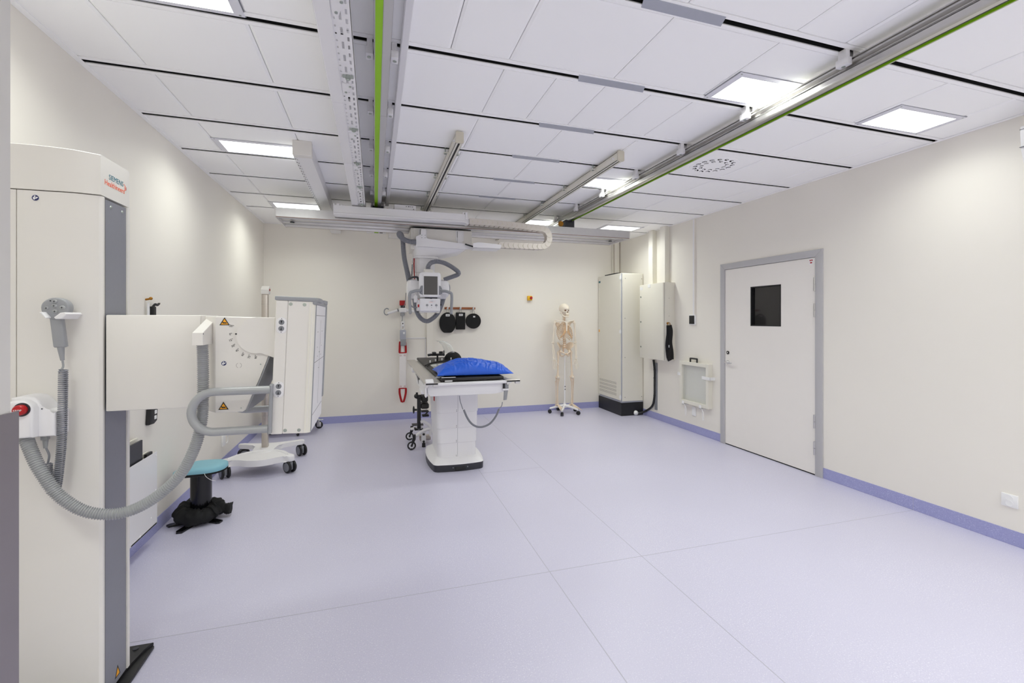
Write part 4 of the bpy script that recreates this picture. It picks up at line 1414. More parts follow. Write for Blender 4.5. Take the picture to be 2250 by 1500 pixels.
def pil(u, v, top):
    eu, ev = 1 - u * u, 1 - v * v
    x = u * .365 * (1 - .07 * ev ** 1.0 * abs(u) ** 3) - .0
    y = v * .275 * (1 - .16 * (1 - abs(u) ** 1.5) * abs(v) ** 3)
    h = max(0, eu) ** .46 * max(0, ev) ** .5
    z = (.126 if top else -.022) * h
    if top:
        env = max(0, eu) ** .4 * max(0, ev) ** .4
        d = 0
        # seams pull tight folds that run in from the long edges and the corners
        for k, (a, b_, f1, f2) in enumerate(ph):
            d += .0013 * math.sin(f1 * u * 1.6 + f2 * v + a)
        fold = math.sin(17 * u + 5 * math.sin(3.1 * v + 1) + 2.4 * v) * math.exp(-((abs(v) - .62) / .33) ** 2)
        fold2 = math.sin(26 * (u * .5 + v * .7)) * math.exp(-((u + .45) ** 2 + (v + .3) ** 2) / .12)
        fold3 = math.sin(34 * u - 7 * v + 1.7) * math.exp(-((u - .12) / .4) ** 2 - ((v + .45) / .35) ** 2)
        q = V((u * 3.1, v * 1.1, 2.3))
        wv = noise.noise(q * .9) * 1.6
        rid = 1 - abs(noise.noise(V((u * 6 + wv * 1.6, v * 2.3 + wv, 1.7)))) * 2.2
        rid2 = 1 - abs(noise.noise(V((u * 5 - v * 3.5 + wv, v * 6 + u * 2, 5.1)))) * 2.2
        rid3 = 1 - abs(noise.noise(V((u * 12 + wv * 3, v * 4 - wv, 9.1)))) * 2.2
        frontal = max(0, min(1, (.25 - v) / .9))
        z += (.0030 * fold + .003 * fold2 + .003 * fold3 + d) * env
        z += (.0105 * max(0, rid) ** 2.4 * (.3 + frontal) + .005 * max(0, rid2) ** 2.4 + .0035 * max(0, rid3) ** 3 * frontal) * env - .004 * env
        z += .012 * math.exp(-((u + .25) / .35) ** 2) * env - .008 * math.exp(-((u - .4) / .22) ** 2) * env
    return x, y, z


for top in (1, 0):
    for j in range(NY + 1):
        for i in range(NX + 1):
            u, v = -1 + 2 * i / NX, -1 + 2 * j / NY
            vs.append(pil(u, v, top))
o2 = (NX + 1) * (NY + 1)
for base in (0, o2):
    for j in range(NY):
        for i in range(NX):
            a = base + j * (NX + 1) + i
            fs.append([a, a + 1, a + NX + 2, a + NX + 1])
bm = bmesh.new()
bv = [bm.verts.new(p) for p in vs]
for f in fs:
    bm.faces.new([bv[i] for i in f])
bmesh.ops.remove_doubles(bm, verts=bm.verts, dist=.0004)
b = MB().add(bm)
X = Matrix.Translation((.925, 4.485, .9835)) @ Matrix.Rotation(math.radians(-2), 4, 'Z')
b.apply(X)
pillow = tag(b.build('pillow', 'blue', sharp=80), 'bright blue wrinkled pillow lying on the near end of the X-ray table', 'pillow')
b = MB().prism([(.555, 4.2), (.60, 4.245), (.63, 4.30), (.585, 4.33), (.55, 4.26), (.528, 4.2)], 'z', .967, .975, .003, 2)
b.build('pillow_corner', 'greyplastic', pillow)

# round head cushion
b = MB()
b.ell((.99, 6.0, .962), (.118, .1, .118), 28, 16)
b.v = [V((v.x, v.y, max(v.z, .9622))) for v in b.v]
b.v = [V((v.x, v.y + .06 * (v.z - .9622), v.z)) for v in b.v]
tag(b.build('head_cushion', 'blackcloth', sharp=60), 'rounded black head cushion on the mattress behind the blue pillow', 'cushion')
tag(MB().box((1.08, 5.98, .9625), (1.19, 6.06, .985), .008, 2).build('foam_block', 'warmwhite'), 'small white wedge on the table right of the black head cushion', 'block')

# arched positioning plate with pegs
r = thing('positioning_plate', (.75, 5.3, .963), 'clear plate with black arched rail and white pegs on the mattress left of pillow', 'positioning plate')
arc = spline([at_z(935, 803, .975), at_z(946, 798, .975), at_z(958, 795, .976), at_z(972, 793, .977), at_z(988, 791.5, .977), at_z(1003, 790.5, .977)], 8)
b = MB().tube(arc, .009, 10)
b.build('arched_rail', 'blackcloth', r)
b = MB().prism([(.63, 4.75), (.63, 5.45), (.68, 5.55), (.9, 5.66), (.9, 4.75)], 'z', .9635, .9675)
b.build('clear_plate', 'clear', r)
for px, py in ((945, 797.5), (957, 794.5), (971, 792.5), (991, 791)):
    p = at_z(px, py, .977)
    MB().cyl((p.x, p.y, .967), (p.x, p.y, 1.003), .006, n=12).ell((p.x, p.y, 1.003), (.009, .009, .008), 12, 8).build('peg', 'white', r)
# bracket with transparent shield
r = thing('face_shield', (.8, 5.93, .962), 'curved transparent shield on a black clamp beside the black head cushion', 'shield')
b = MB().cyl((.78, 5.94, .962), (.78, 5.94, 1.05), .012, n=12).box((.7, 5.9, 1.035), (.87, 5.97, 1.062), .006, 2).box((.71, 5.88, 1.05), (.76, 5.96, 1.085), .008, 2).cyl((.7, 5.93, 1.05), (.655, 5.92, 1.045), .016, n=12).box((.8, 5.92, 1.055), (.85, 5.95, 1.09), .005, 1).cyl((.862, 5.93, 1.03), (.862, 5.93, 1.1), .008, n=10)
b.build('shield_clamp', 'black', r)
sec = []
for z, x0, x1, bow in ((1.07, .865, 1.0, .0), (1.12, .855, .985, -.02), (1.17, .835, .955, -.01), (1.21, .80, .90, .02), (1.225, .76, .85, .05)):
    sec.append([(x0 + (x1 - x0) * t / 8, 5.94 + bow - .05 * math.sin(PI * t / 8), z) for t in range(9)])
vs = [V(p) for s in sec for p in s]
vs += [p + V((0, .003, 0)) for p in vs]
n9 = 45
fs = []
for i in range(4):
    for j in range(8):
        a = i * 9 + j
        fs += [[a, a + 1, a + 10, a + 9], [n9 + a, n9 + a + 9, n9 + a + 10, n9 + a + 1]]
ring = [j for j in range(9)] + [i * 9 + 8 for i in range(1, 5)] + [36 + j for j in range(7, -1, -1)] + [i * 9 for i in range(3, 0, -1)]
for a, c in zip(ring, ring[1:] + ring[:1]):
    fs.append([a, c, n9 + c, n9 + a])
MB().raw(vs, fs).build('clear_shield', 'clear', r, sharp=60)

# ------------------------------------------------------------------ folded walking frame behind the table
r = thing('walking_frame', (.47, 5.6, 0), 'black and white wheeled walking frame parked left of the table pedestal', 'walking frame')
yw = 5.45


def P(px, py, y=yw):
    return at_y(px, py, y)


MB().box(P(917, 943, yw), P(925, 876, yw) + V((0, .05, 0)), .006, 2).build('upright_post', 'black', r)
b = MB().cyl(P(916, 900), P(910, 900), .012, n=12).ell(P(909, 900), (.012, .012, .045), 14, 10)
b.build('clamp_knob', 'black', r)
b = MB().ell(P(915, 870), (.028, .03, .028), 14, 10).box(P(915, 868), P(926, 876) + V((0, .04, 0)), .006, 2).cyl(P(916, 862), P(916, 872), .013, n=12)
b.build('push_handle', 'black', r)
for pts in ((926, 869, 941, 884), (925, 886, 943, 899)):
    MB().box(P(pts[0], pts[3]), P(pts[2], pts[1]) + V((0, .16, 0)), .02, 4).build('padded_support', 'vinylblack', r)
b = MB().box(P(926, 906), P(943, 903) + V((0, .1, 0)), .004, 1).box(P(928, 916), P(943, 911) + V((0, .08, 0)), .006, 1).cyl(P(931, 914), P(941, 903), .008, n=10)
b.build('support_bracket', 'black', r)
MB().tube(spline([P(924, 927), P(931, 926), P(939, 931), P(945, 937), P(946, 955)], 6), .017, 14).build('white_tube', 'white', r)
MB().tube(spline([P(907, 963, 5.4), P(915, 957, 5.42), P(925, 949), P(936, 943.5), P(946, 942)], 6), .019, 14).build('white_tube', 'white', r)
MB().tube(spline([P(904, 942, 5.8), P(911, 941, 5.75), P(920, 940, 5.6), P(926, 938, 5.5)], 6), .017, 14).build('white_tube', 'white', r)
b = MB().box(P(911, 946, 5.6), P(930, 941, 5.6) + V((0, .1, 0)), .005, 1).box(P(906, 936, 5.6), P(931, 933, 5.6) + V((0, .12, 0)), .005, 1)
b.build('cross_bar', 'black', r)
b = MB().box(P(926.5, 973), P(936, 945) + V((0, .05, 0)), .005, 2)
b.mi = 1
b.cyl(P(931, 972.5, yw + .025), V((P(931, 972.5, yw + .025).x, yw + .025, .0)), .018, .022, 14)
for py in (954, 970):
    b.cyl(P(931, py, yw + .002), P(931, py, yw - .006), .014, n=14)
b.build('support_foot', ['white', 'black'], r)
b = MB().box(P(922, 969, 5.62), P(945, 957, 5.62) + V((0, .1, 0)), .012, 3).cyl(P(922, 962, 5.62), P(946, 962, 5.62), .02, n=14)
b.build('gear_housing', 'steel', r)
w0 = None
for px, py, yy in ((904.5, 980, 5.385), (900, 957.5, 5.83)):
    c = at_y(px, py, yy)
    c.z = .05
    b = MB()
    tor = [(c.x + .041 * math.cos(2 * PI * i / 28), c.y, c.z + .041 * math.sin(2 * PI * i / 28)) for i in range(28)]
    b.tube(tor, .009, 10, closed=True)
    b.lathe([(.001, -.012), (.012, -.012), (.012, .012), (.001, .012)], c, (0, 1, 0), 14)
    b.mi = 1
    for i in range(7):
        a = 2 * PI * i / 7
        b.box((-.004, -.004, .008), (.004, .004, .036), X=Matrix.Translation(c) @ Matrix.Rotation(a, 4, 'Y'))
    wheel = b.build('wheel', ['black', 'white'], r)
    b = MB().prism([(c.x - .008, c.z), (c.x + .008, c.z), (c.x + .045, c.z + .075), (c.x + .012, c.z + .085)], 'y', c.y + .012, c.y + .02, .002, 1).prism([(c.x - .008, c.z), (c.x + .008, c.z), (c.x + .045, c.z + .075), (c.x + .012, c.z + .085)], 'y', c.y - .02, c.y - .012, .002, 1)
    b.cyl((c.x + .028, c.y, c.z + .07), (c.x + .028, c.y, c.z + .125), .018, n=14)
    b.build('wheel_fork', 'black', wheel)

# ================================================================== things along the left wall
def castor(x, y, rad, root, rz=0., twin=True, mats=('midgrey', 'black'), top=.13):
    """swivel castor as a part of its thing; fork, wheel sub-parts"""
    X = Matrix.Translation((x, y, 0)) @ Matrix.Rotation(rz, 4, 'Z')
    b = MB()
    b.lathe([(.001, 0), (.018, 0), (.02, .004), (.02, top - rad * 1.75 - .004), (.016, top - rad * 1.75)], (0, 0, rad * 1.75), (0, 0, 1), 18)
    b.box((-.014, -rad * .7, rad * .5), (.014, rad * .5, rad * 1.8), .006, 2)
    b.cyl((-.026 if twin else -.016, rad * -.15, rad), (.026 if twin else .016, rad * -.15, rad), .008, n=10)
    b.apply(X)
    f = b.build('castor', mats[0], root)
    for s in ((-1, 1) if twin else (0,)):
        b = MB()
        cx = s * .027
        b.lathe([(.001, -.012), (rad * .8, -.012), (rad * .93, -.01), (rad, -.005), (rad, .005), (rad * .93, .01), (rad * .8, .012), (.001, .012)], (cx, rad * -.15, rad), (1, 0, 0), 28)
        b.mi = 1
        b.lathe([(.001, 0), (rad * .72, 0), (rad * .7, .0022), (.001, .003)], (cx + (s or 1) * .012, rad * -.15, rad), (s or 1, 0, 0), 24)
        b.apply(X)
        b.build('castor_wheel', [mats[1], mats[0]], f)
    return f


# mobile pole stand
r = thing('pole_stand', (-1.09, 5.2, 0), 'white wheeled base with tall square steel pole by the left wall', 'stand')
ZB = .165
corners = {'fl': (-1.36, 4.93), 'fr': (-.80, 4.93), 'br': (-.775, 5.52), 'bl': (-1.345, 5.52)}
b = MB()


def spread(pts, z0, z1, bev):
    b.prism(pts, 'z', z0, z1, bev, 3)


lobes = spline([(-1.405, 4.93, 0), (-1.365, 4.9, 0), (-1.31, 4.915, 0), (-1.23, 4.9, 0), (-1.15, 4.855, 0), (-1.06, 4.835, 0), (-.97, 4.85, 0), (-.9, 4.895, 0), (-.84, 4.915, 0), (-.79, 4.9, 0), (-.75, 4.93, 0), (-.775, 4.975, 0), (-.815, 5.02, 0), (-.87, 5.12, 0), (-.96, 5.2, 0), (-1.08, 5.225, 0), (-1.2, 5.2, 0), (-1.29, 5.12, 0), (-1.345, 5.02, 0), (-1.39, 4.97, 0)], 5, True)
spread([(p.x, p.y) for p in lobes], .112, .17, .014)
lobes = spline([(-1.385, 5.53, 0), (-1.35, 5.56, 0), (-1.29, 5.53, 0), (-1.15, 5.49, 0), (-1.0, 5.49, 0), (-.84, 5.53, 0), (-.775, 5.565, 0), (-.74, 5.53, 0), (-.765, 5.49, 0), (-.86, 5.45, 0), (-.95, 5.39, 0), (-.98, 5.3, 0), (-1.01, 5.1, 0), (-1.16, 5.1, 0), (-1.19, 5.3, 0), (-1.2, 5.4, 0), (-1.27, 5.45, 0), (-1.37, 5.5, 0)], 5, True)
spread([(p.x, p.y) for p in lobes], .128, .172, .012)
b.build('wheel_base', 'white', r, sharp=50)
rim = spline([(-1.34, 4.96, .171), (-1.28, 5.07, .171), (-1.19, 5.155, .171), (-1.08, 5.185, .171), (-.97, 5.155, .171), (-.88, 5.07, .171), (-.82, 4.96, .171)], 8)
MB().tube(rim, .009, 8).build('tray_rim', 'white', r)
MB().box((-1.2, 4.95, .09), (-.93, 5.2, .114), .004, 1).build('base_weight', 'midgrey', r)
castor(-1.36, 4.945, .06, r, .55, top=.125)
castor(-.80, 4.945, .06, r, .75, top=.125)
castor(-.775, 5.53, .06, r, .6, top=.13)
castor(-1.345, 5.53, .06, r, 1.9, top=.13)
MB().box((-1.12, 5.3, .17), (-1.062, 5.36, 1.77), .004, 2).build('steel_pole', 'steel', r)
b = MB()
for z in (.5, .8, 1.1, 1.4, 1.66):
    b.box((-1.121, 5.299, z), (-1.061, 5.361, z + .0015))
b.build('pole_joint', 'midgrey', r)
b = MB().prism([(5.29, 1.765), (5.37, 1.765), (5.37, 1.85), (5.33, 1.85), (5.29, 1.81)], 'x', -1.125, -1.05, .003, 1)
b.mi = 1
b.cyl((-1.049, 5.33, 1.81), (-1.045, 5.33, 1.81), .012, n=12)
b.build('pole_head', ['warmwhite', 'redcloth'], r)

# low trolley hidden behind the detector
r = thing('trolley', (-1.0, 6.6, 0), 'low wheeled trolley by the back wall, only its castors show below the detector', 'trolley')
b = MB().box((-1.33, 6.42, .13), (-.74, 6.84, .155), .004, 1).box((-1.33, 6.42, .15), (-1.30, 6.84, .5), .004, 1).box((-1.3, 6.42, .48), (-.80, 6.84, .5), .004, 1)
b.build('trolley_frame', 'white', r)
for x, y, a in ((-.735, 6.82, 1.5), (-1.3, 6.63, .8), (-.95, 6.47, .4), (-1.28, 6.82, 0)):
    c = castor(x, y, .05, r, a, False, ('alu', 'black'), .132)
    b = MB().box((x - .012, y - .02, .118), (x + .06, y + .012, .124), .002, 1)
    b.build('brake_pedal', 'zinc', c)

# stool
sx, sy = -1.245, 3.97
r = thing('stool', (sx, sy, 0), 'low stool with pale teal seat on a glossy black column, left wall', 'stool')
pl = []
for i in range(48):
    a = 2 * PI * i / 48
    c, s = math.cos(a), math.sin(a)
    k = (abs(c) ** 2.7 + abs(s) ** 2.7) ** (-1 / 2.7)
    pl.append((sx + .172 * k * c, sy + .135 * k * s))


def seat(z0, z1, ins):
    b = MB()
    secs = []
    zs = []
    for t, d in ((0, ins), (.25, .0), (.7, .004), (.92, .022), (1, .06)):
        secs.append([(sx + (x - sx) * (1 - d / .17), sy + (y - sy) * (1 - d / .17)) for x, y in pl])
        zs.append(z0 + (z1 - z0) * t)
    b = loft(secs, zs)
    b.apply(lambda v: V((v.x, v.y, v.z - .30 * max(0, sx - .03 - v.x) ** 2 * 5 - .12 * (v.y - sy) ** 2 + .0)))
    return b


seat(.381, .418, .0).build('seat', 'teal', r, sharp=60)
seat(.364, .383, .012).build('seat_base', 'blackcloth', r, sharp=60)
MB().lathe([(.001, .02), (.069, .02), (.069, .366), (.001, .366)], (sx, sy, 0), (0, 0, 1), 36).build('column', 'carbon', r)
MB().box((sx - .1, sy - .09, .345), (sx + .09, sy + .09, .366), .006, 2).build('seat_plate', 'black', r)
for a, l in ((-1.88, .24), (-2.75, .21), (-.62, .2), (.75, .2), (2.1, .2)):
    X = Matrix.Translation((sx, sy, 0)) @ Matrix.Rotation(a, 4, 'Z')
    MB().prism([(.05, -.025), (l - .02, -.025), (l, -.01), (l - .012, .025), (.05, .025)], 'z', 0, .014, .002, 1, X=X).build('foot', 'carbon', r)
b = MB().tube(spline([at_y(449, 1040, 3.82), at_y(452, 1046, 3.8), at_y(458, 1051, 3.8), at_y(466, 1055, 3.81), at_y(474, 1056, 3.83)], 6), .0013, 6)
b.build('seat_cord', 'label', r)

# black cloth bag slumped round the stool column
rnd = random.Random(5)


def lump(b, path, rad, n=18, flat=.75):
    pts = spline(path, 7)
    R = []
    for i, p in enumerate(pts):
        t = i / (len(pts) - 1)
        R.append(rad(t) * (1 + .10 * math.sin(9 * t * 6.28 + 1) + .06 * math.sin(23 * t * 6.28)))
    k = b.mark()
    b.tube(pts, R, n)
    for i in range(k, len(b.v)):
        v = b.v[i]
        w = .007 * math.sin(70 * v.x + 31 * v.y) + .006 * math.sin(95 * v.y - 60 * v.z + 2)
        b.v[i] = V((v.x + w * .6, v.y + w, max(.0145, v.z + w * .4)))


b = MB()
lump(b, [(sx - .03, sy + .105, .08), (sx - .095, sy + .06, .088), (sx - .108, sy - .02, .075), (sx - .06, sy - .1, .062), (sx + .01, sy - .118, .06), (sx + .075, sy - .085, .065), (sx + .1, sy - .04, .085)], lambda t: .056 - .012 * abs(t - .5))
lump(b, [(sx + .03, sy + .105, .075), (sx + .085, sy + .05, .08), (sx + .125, sy + .02, .062), (sx + .165, sy + .02, .056), (sx + .195, sy + .022, .056)], lambda t: .047 - .01 * t)
o = b.build('cloth_bag', 'blackcloth', sharp=80)
tag(o, 'crumpled black cloth bag slumped around the foot of the teal stool', 'bag')

# rack on the wall with plates standing in it
r = thing('wall_rack', (-1.45, 3.4, .13), 'flat white sheet metal rack screwed to the left wall, low behind the wall stand', 'rack')
b = MB().box((-1.403, 2.9, .13), (-1.4, 3.645, .615), .001, 1).box((XL, 2.9, .13), (-1.4, 2.905, .6)).box((XL, 3.3, .13), (-1.4, 3.64, .14))
b.build('rack_front', 'white', r)
b = MB().prism([(2.9, .60), (3.60, .60), (3.60, .63), (2.9, .63)], 'x', -1.44, -1.43, .001, 1)
b.build('rack_lip', 'cream', r)
b = MB()
for y, z in ((3.63, .59), (3.625, .36), (3.56, .2), (3.41, .145)):
    b.ell((-1.3995, y, z), (.003, .007, .007), 12, 8)
b.build('rack_screw', 'label', r)
tag(MB().box((-1.425, 2.95, .2), (-1.413, 3.475, .735), .002, 1).build('cassette', 'charcoal'), 'dark flat cassette standing in the white wall rack', 'cassette')
tag(MB().box((-1.46, 2.95, .2), (-1.447, 3.5, .745), .002, 1).build('cassette', 'cream'), 'pale cassette standing behind the dark one in the wall rack', 'cassette')
tag(MB().box((-1.425, 3.52, .55), (-1.408, 3.6, .628), .002, 1).build('clip', 'black'), 'small black clip in the right end of the white wall rack', 'clip')

# wired handset hung on the wall
r = thing('wall_handset', (-1.46, 3.7, .8), 'black handset with white keys on the left wall, under the wall stand arm', 'handset')
b = MB().prism([(3.655, .79), (3.72, .785), (3.765, .80), (3.785, .96), (3.68, .975)], 'x', XL, XL + .03, .008, 2)
b.build('handset_body', 'black', r)
for i in range(4):
    z = .815 + i * .036
    MB().box((XL + .028, 3.715 + i * .004, z), (XL + .034, 3.745 + i * .004, z + .026), .003, 1).build('key', 'label', r)
MB().box((XL, 3.69, .93), (XL + .02, 3.76, 1.0), .003, 1).build('handset_holder', 'white', r)
# two hooks with keys above the arm
r = thing('key_hook', (-1.46, 3.67, 1.55), 'small metal hook with hanging white tag on the left wall above the stand arm', 'hook')
MB().cyl((XL, 3.665, 1.635), (XL + .03, 3.665, 1.64), .007, n=10).ell((XL + .03, 3.665, 1.642), (.011, .011, .011), 12, 8).build('hook', 'brass', r)
MB().prism([(3.645, 1.40), (3.68, 1.40), (3.675, 1.615), (3.655, 1.615)], 'x', XL + .012, XL + .02, .002, 1).build('tag', 'label', r)
r = thing('clip_hook', (-1.46, 3.74, 1.5), 'black clip with small lever on the left wall, right of the key hook', 'clip')
MB().box((XL, 3.705, 1.40), (XL + .03, 3.75, 1.59), .005, 2).build('clip_body', 'black', r)
b = MB().tube(spline([(XL + .02, 3.715, 1.585), (XL + .03, 3.73, 1.605), (XL + .03, 3.76, 1.6), (XL + .03, 3.785, 1.61)], 5), .008, 10)
b.build('clip_lever', 'black', r)
MB().cyl((XL + .03, 3.78, 1.605), (XL + .03, 3.8, 1.615), .005, n=8).build('lever_tip', 'steel', r)

r = thing('wall_socket', (XL, 5.29, .27), 'white wall socket low on the left wall behind the teal stool', 'socket')
MB().box((XL, 5.25, .22), (XL + .018, 5.34, .33), .004, 2).build('socket_plate', 'label', r)
MB().tube(spline([(XL + .03, 5.33, .32), (XL + .03, 5.36, .3), (XL + .03, 5.36, .25), (XL + .025, 5.335, .235)], 6), .004, 8).build('socket_loop', 'label', r)

# ================================================================== back wall
r = thing('wall_trunking', (.81, YB, 0), 'flat white vertical cable trunking on the back wall behind the X-ray tube', 'trunking')
MB().box((.765, YB - .03, .1), (.862, YB, H), .002, 1).build('trunking_body', 'wall', r)
MB().box((.775, YB - .032, .1), (.852, YB - .029, H)).build('trunking_lid', 'wall', r)
tag(MB().box((.455, YB - .012, 1.212), (.757, YB, 1.226), .001, 1).box((.743, YB - .012, .1), (.757, YB, 1.226), .001, 1).build('cable_conduit', 'white'), 'thin white L-shaped cable conduit on the back wall right of the red strap', 'conduit')

# hung-up patient lift: red stop box, spreader bar, hanging motor
r = thing('patient_lift', (.405, YB, 1.4), 'patient lift parked on the back wall with red box and white spreader bar', 'lift')
MB().box((.368, YB - .02, 1.0), (.446, YB, 1.8), .003, 1).build('wall_plate', 'warmwhite', r)
MB().box((.362, YB - .06, 1.712), (.448, YB - .02, 1.785), .004, 2).build('red_box', 'red', r)
b = MB().cyl((.378, YB - .05, 1.69), (.438, YB - .05, 1.69), .018, n=14).box((.38, YB - .07, 1.655), (.435, YB - .02, 1.7), .006, 1)
b.build('pulley', 'charcoal', r)
b = MB().tube(spline([(.19, YB - .06, 1.592), (.25, YB - .06, 1.612), (.34, YB - .06, 1.642)], 6), .019, 14).tube(spline([(.44, YB - .06, 1.645), (.53, YB - .06, 1.632), (.64, YB - .06, 1.605)], 6), .019, 14)
b.box((.352, YB - .09, 1.605), (.46, YB - .03, 1.675), .012, 3)
b.build('spreader_bar', 'white', r)
MB().cyl((.33, YB - .06, 1.639), (.345, YB - .06, 1.644), .022, n=16).build('bar_sleeve', 'midgrey', r)
MB().tube(spline([(.2, YB - .06, 1.575), (.165, YB - .06, 1.57), (.142, YB - .06, 1.6), (.148, YB - .06, 1.645), (.18, YB - .06, 1.665), (.205, YB - .06, 1.65)], 8), .008, 10).build('sling_hook', 'greyplastic', r)
b = MB().box((.375, YB - .075, 1.555), (.432, YB - .03, 1.61), .006, 2).tube(spline([(.404, YB - .055, 1.56), (.402, YB - .055, 1.5), (.395, YB - .055, 1.47)], 6), .006, 8)
b.build('lift_link', 'greyplastic', r)
b = MB().box((.385, YB - .08, 1.395), (.43, YB - .03, 1.475), .012, 3).tube(spline([(.388, YB - .055, 1.4), (.383, YB - .055, 1.36), (.405, YB - .055, 1.345), (.428, YB - .055, 1.36), (.424, YB - .055, 1.4)], 6), .008, 8)
b.mi = 1
b.cyl((.407, YB - .081, 1.44), (.407, YB - .078, 1.44), .009, n=12)
b.build('snap_hook', ['white', 'black'], r)
b = MB().box((.366, YB - .1, 1.20), (.452, YB - .02, 1.345), .006, 2)
b.build('lift_motor', 'platezinc', r)
b = MB().box((.372, YB - .102, 1.11), (.456, YB - .03, 1.21), .008, 2)
b.build('motor_cover', 'greyplastic', r)
MB().box((.41, YB - .1025, 1.285), (.435, YB - .1, 1.315)).build('rating_label', 'label', r)
b = MB().tube([(.38, YB - .012, 1.0), (.372, YB - .012, .9)], .003, 6)
b = MB().tube(spline([(.415, YB - .07, 1.69), (.44, YB - .08, 1.75), (.455, YB - .05, 1.9)], 6), .005, 8)
b.build('lift_cable', 'midgrey', r)
r = thing('lift_strap', (.405, YB - .08, .28), 'long white strap with red loops at both ends hanging from the patient lift', 'strap')
b = MB().box((.358, YB - .075, .475), (.455, YB - .067, 1.005), .003, 1)
b.build('webbing', 'whitecloth', r)
for z0, zt_ in ((.475, .27), (1.005, 1.17)):
    s = 1 if zt_ > z0 else -1
    up = s > 0
    tip = [(.405 - .012, zt_), (.405 + .012, zt_)] if not up else [(.372, zt_), (.44, zt_)]
    L_ = spline([(.36, YB - .071, z0), (.362, YB - .071, z0 + s * .07), (.378 if not up else .366, YB - .071, z0 + s * .15), (tip[0][0], YB - .071, zt_)], 6)
    R_ = spline([(.453, YB - .071, z0), (.451, YB - .071, z0 + s * .07), (.435 if not up else .446, YB - .071, z0 + s * .15), (tip[1][0], YB - .071, zt_)], 6)
    b = MB().tube(L_, .015, 8, flat=((1, 0, 0), .35)).tube(R_, .015, 8, flat=((1, 0, 0), .35)).tube([tip[0] and (tip[0][0], YB - .071, zt_), (tip[1][0], YB - .071, zt_)], .008, 8).box((.354, YB - .078, z0 - .008), (.459, YB - .064, z0 + .008), .002, 1)
    b.build('red_loop', 'redcloth', r)
    MB().box((.388, YB - .069, z0 + s * .005), (.422, YB - .064, z0 + s * .15)).build('inner_strap', 'whitecloth', r)
b = MB()
for z in (.505, .965):
    for x in (.377, .436):
        b.tube([(x + .012 * math.cos(2 * PI * i / 12), YB - .0757, z + .009 * math.sin(2 * PI * i / 12)) for i in range(12)], .0015, 5, closed=True)
b.build('stitch_mark', 'redcloth', r)

# wooden rail with black shields
r = thing('wood_rail', (1.28, YB, 1.66), 'narrow brown wooden hook rail on the back wall carrying three black pads', 'rail')
MB().box((1.04, YB - .018, 1.658), (1.522, YB, 1.692), .003, 1).build('rail_board', 'wood', r)
HK = (1.085, 1.285, 1.488)
for x in HK:
    MB().cyl((x, YB - .018, 1.668), (x, YB - .03, 1.668), .015, n=16).tube(spline([(x, YB - .028, 1.672), (x, YB - .05, 1.668), (x, YB - .055, 1.69)], 6), .005, 8).ell((x, YB - .055, 1.692), (.012, .012, .014), 12, 8).build('coat_hook', 'label', r)


def pad(name, label, poly, hx, ztop, lbl, txt):
    r = thing(name, (hx, YB - .03, ztop), label, 'pad', 'black pads on the wooden rail')
    MB().prism(poly, 'y', YB - .05, YB - .012, .008, 2).build('pad_body', 'blackcloth', r)
    b = MB()
    for s in (-1, 1):
        b.tube(spline([(hx + s * .003, YB - .042, 1.672), (hx + s * .012, YB - .038, (1.672 + ztop) / 2), (hx + s * .016, YB - .034, ztop - .01)], 5), .0022, 6)
    b.build('cord', 'midgrey', r)
    x, z, w, h = lbl
    q = MB().box((x - w / 2, YB - .0525, z - h / 2), (x + w / 2, YB - .05, z + h / 2)).build('label_tag', 'label', r)
    if txt:
        b = MB()
        for i in range(txt):
            b.box((x - w * .34 + i * w * .7 / txt, YB - .0532, z - h * .16), (x - w * .34 + (i + .75) * w * .7 / txt, YB - .0524, z + h * (.12 if i % 2 else .2)))
        b.build('label_print', 'ink', q)


ov = []
for i in range(40):
    a = 2 * PI * i / 40
    x, z = 1.083 + .126 * math.cos(a), 1.447 + .165 * math.sin(a)
    ov.append((x, max(z, 1.297)))
pad('oval_pad', 'black oval pad with flat lower edge, leftmost on the wooden hook rail', ov, 1.085, 1.61, (1.083, 1.567, .062, .034), 4)
pad('square_pad', 'black rectangular pad in the middle of the wooden hook rail', rrect(.143, .265, .008, 3, 1.285, 1.478), 1.285, 1.61, (1.287, 1.573, .06, .032), 5)
pad('round_pad', 'black round pad, rightmost on the wooden hook rail', circ(.119, 40, 1.487, 1.477), 1.488, 1.597, (1.497, 1.545, .032, .022), 0)

r = thing('emergency_button', (2.43, YB, 1.8), 'yellow emergency stop box with red button on the back wall near the skeleton', 'switch')
MB().box((2.385, YB - .05, 1.812), (2.462, YB + .002, 1.885), .006, 2).build('button_box', 'yellow', r)
MB().lathe([(.001, .03), (.018, .03), (.022, .026), (.022, .016), (.014, .01), (.014, 0), (.001, 0)], (2.434, YB - .05, 1.85), (0, -1, 0), 20).build('stop_button', 'red', r)
r = thing('wall_sign', (.03, YB, 2.76), 'small sign plate with green patch high on the back wall under the ceiling', 'sign')
MB().box((-.11, YB - .02, 2.775), (.17, YB, 2.815), .002, 1).build('sign_plate', 'label', r)
b = MB().box((.0, YB - .0215, 2.779), (.06, YB - .02, 2.811))
b.mi = 1
b.box((.075, YB - .0215, 2.779), (.12, YB - .02, 2.811))
b.build('sign_patch', ['green', 'inkgrey'], r)
r = thing('junction_box', (.26, YB, 2.7), 'cream wall box high on the back wall beside the tube carriage hose', 'box')
MB().box((.2, YB - .03, 2.71), (.36, YB + .002, 2.79), .004, 2).build('box_body', 'warmwhite', r)
MB().cyl((.225, YB - .031, 2.74), (.225, YB - .03, 2.74), .008, n=12).build('box_screw', 'label', r)

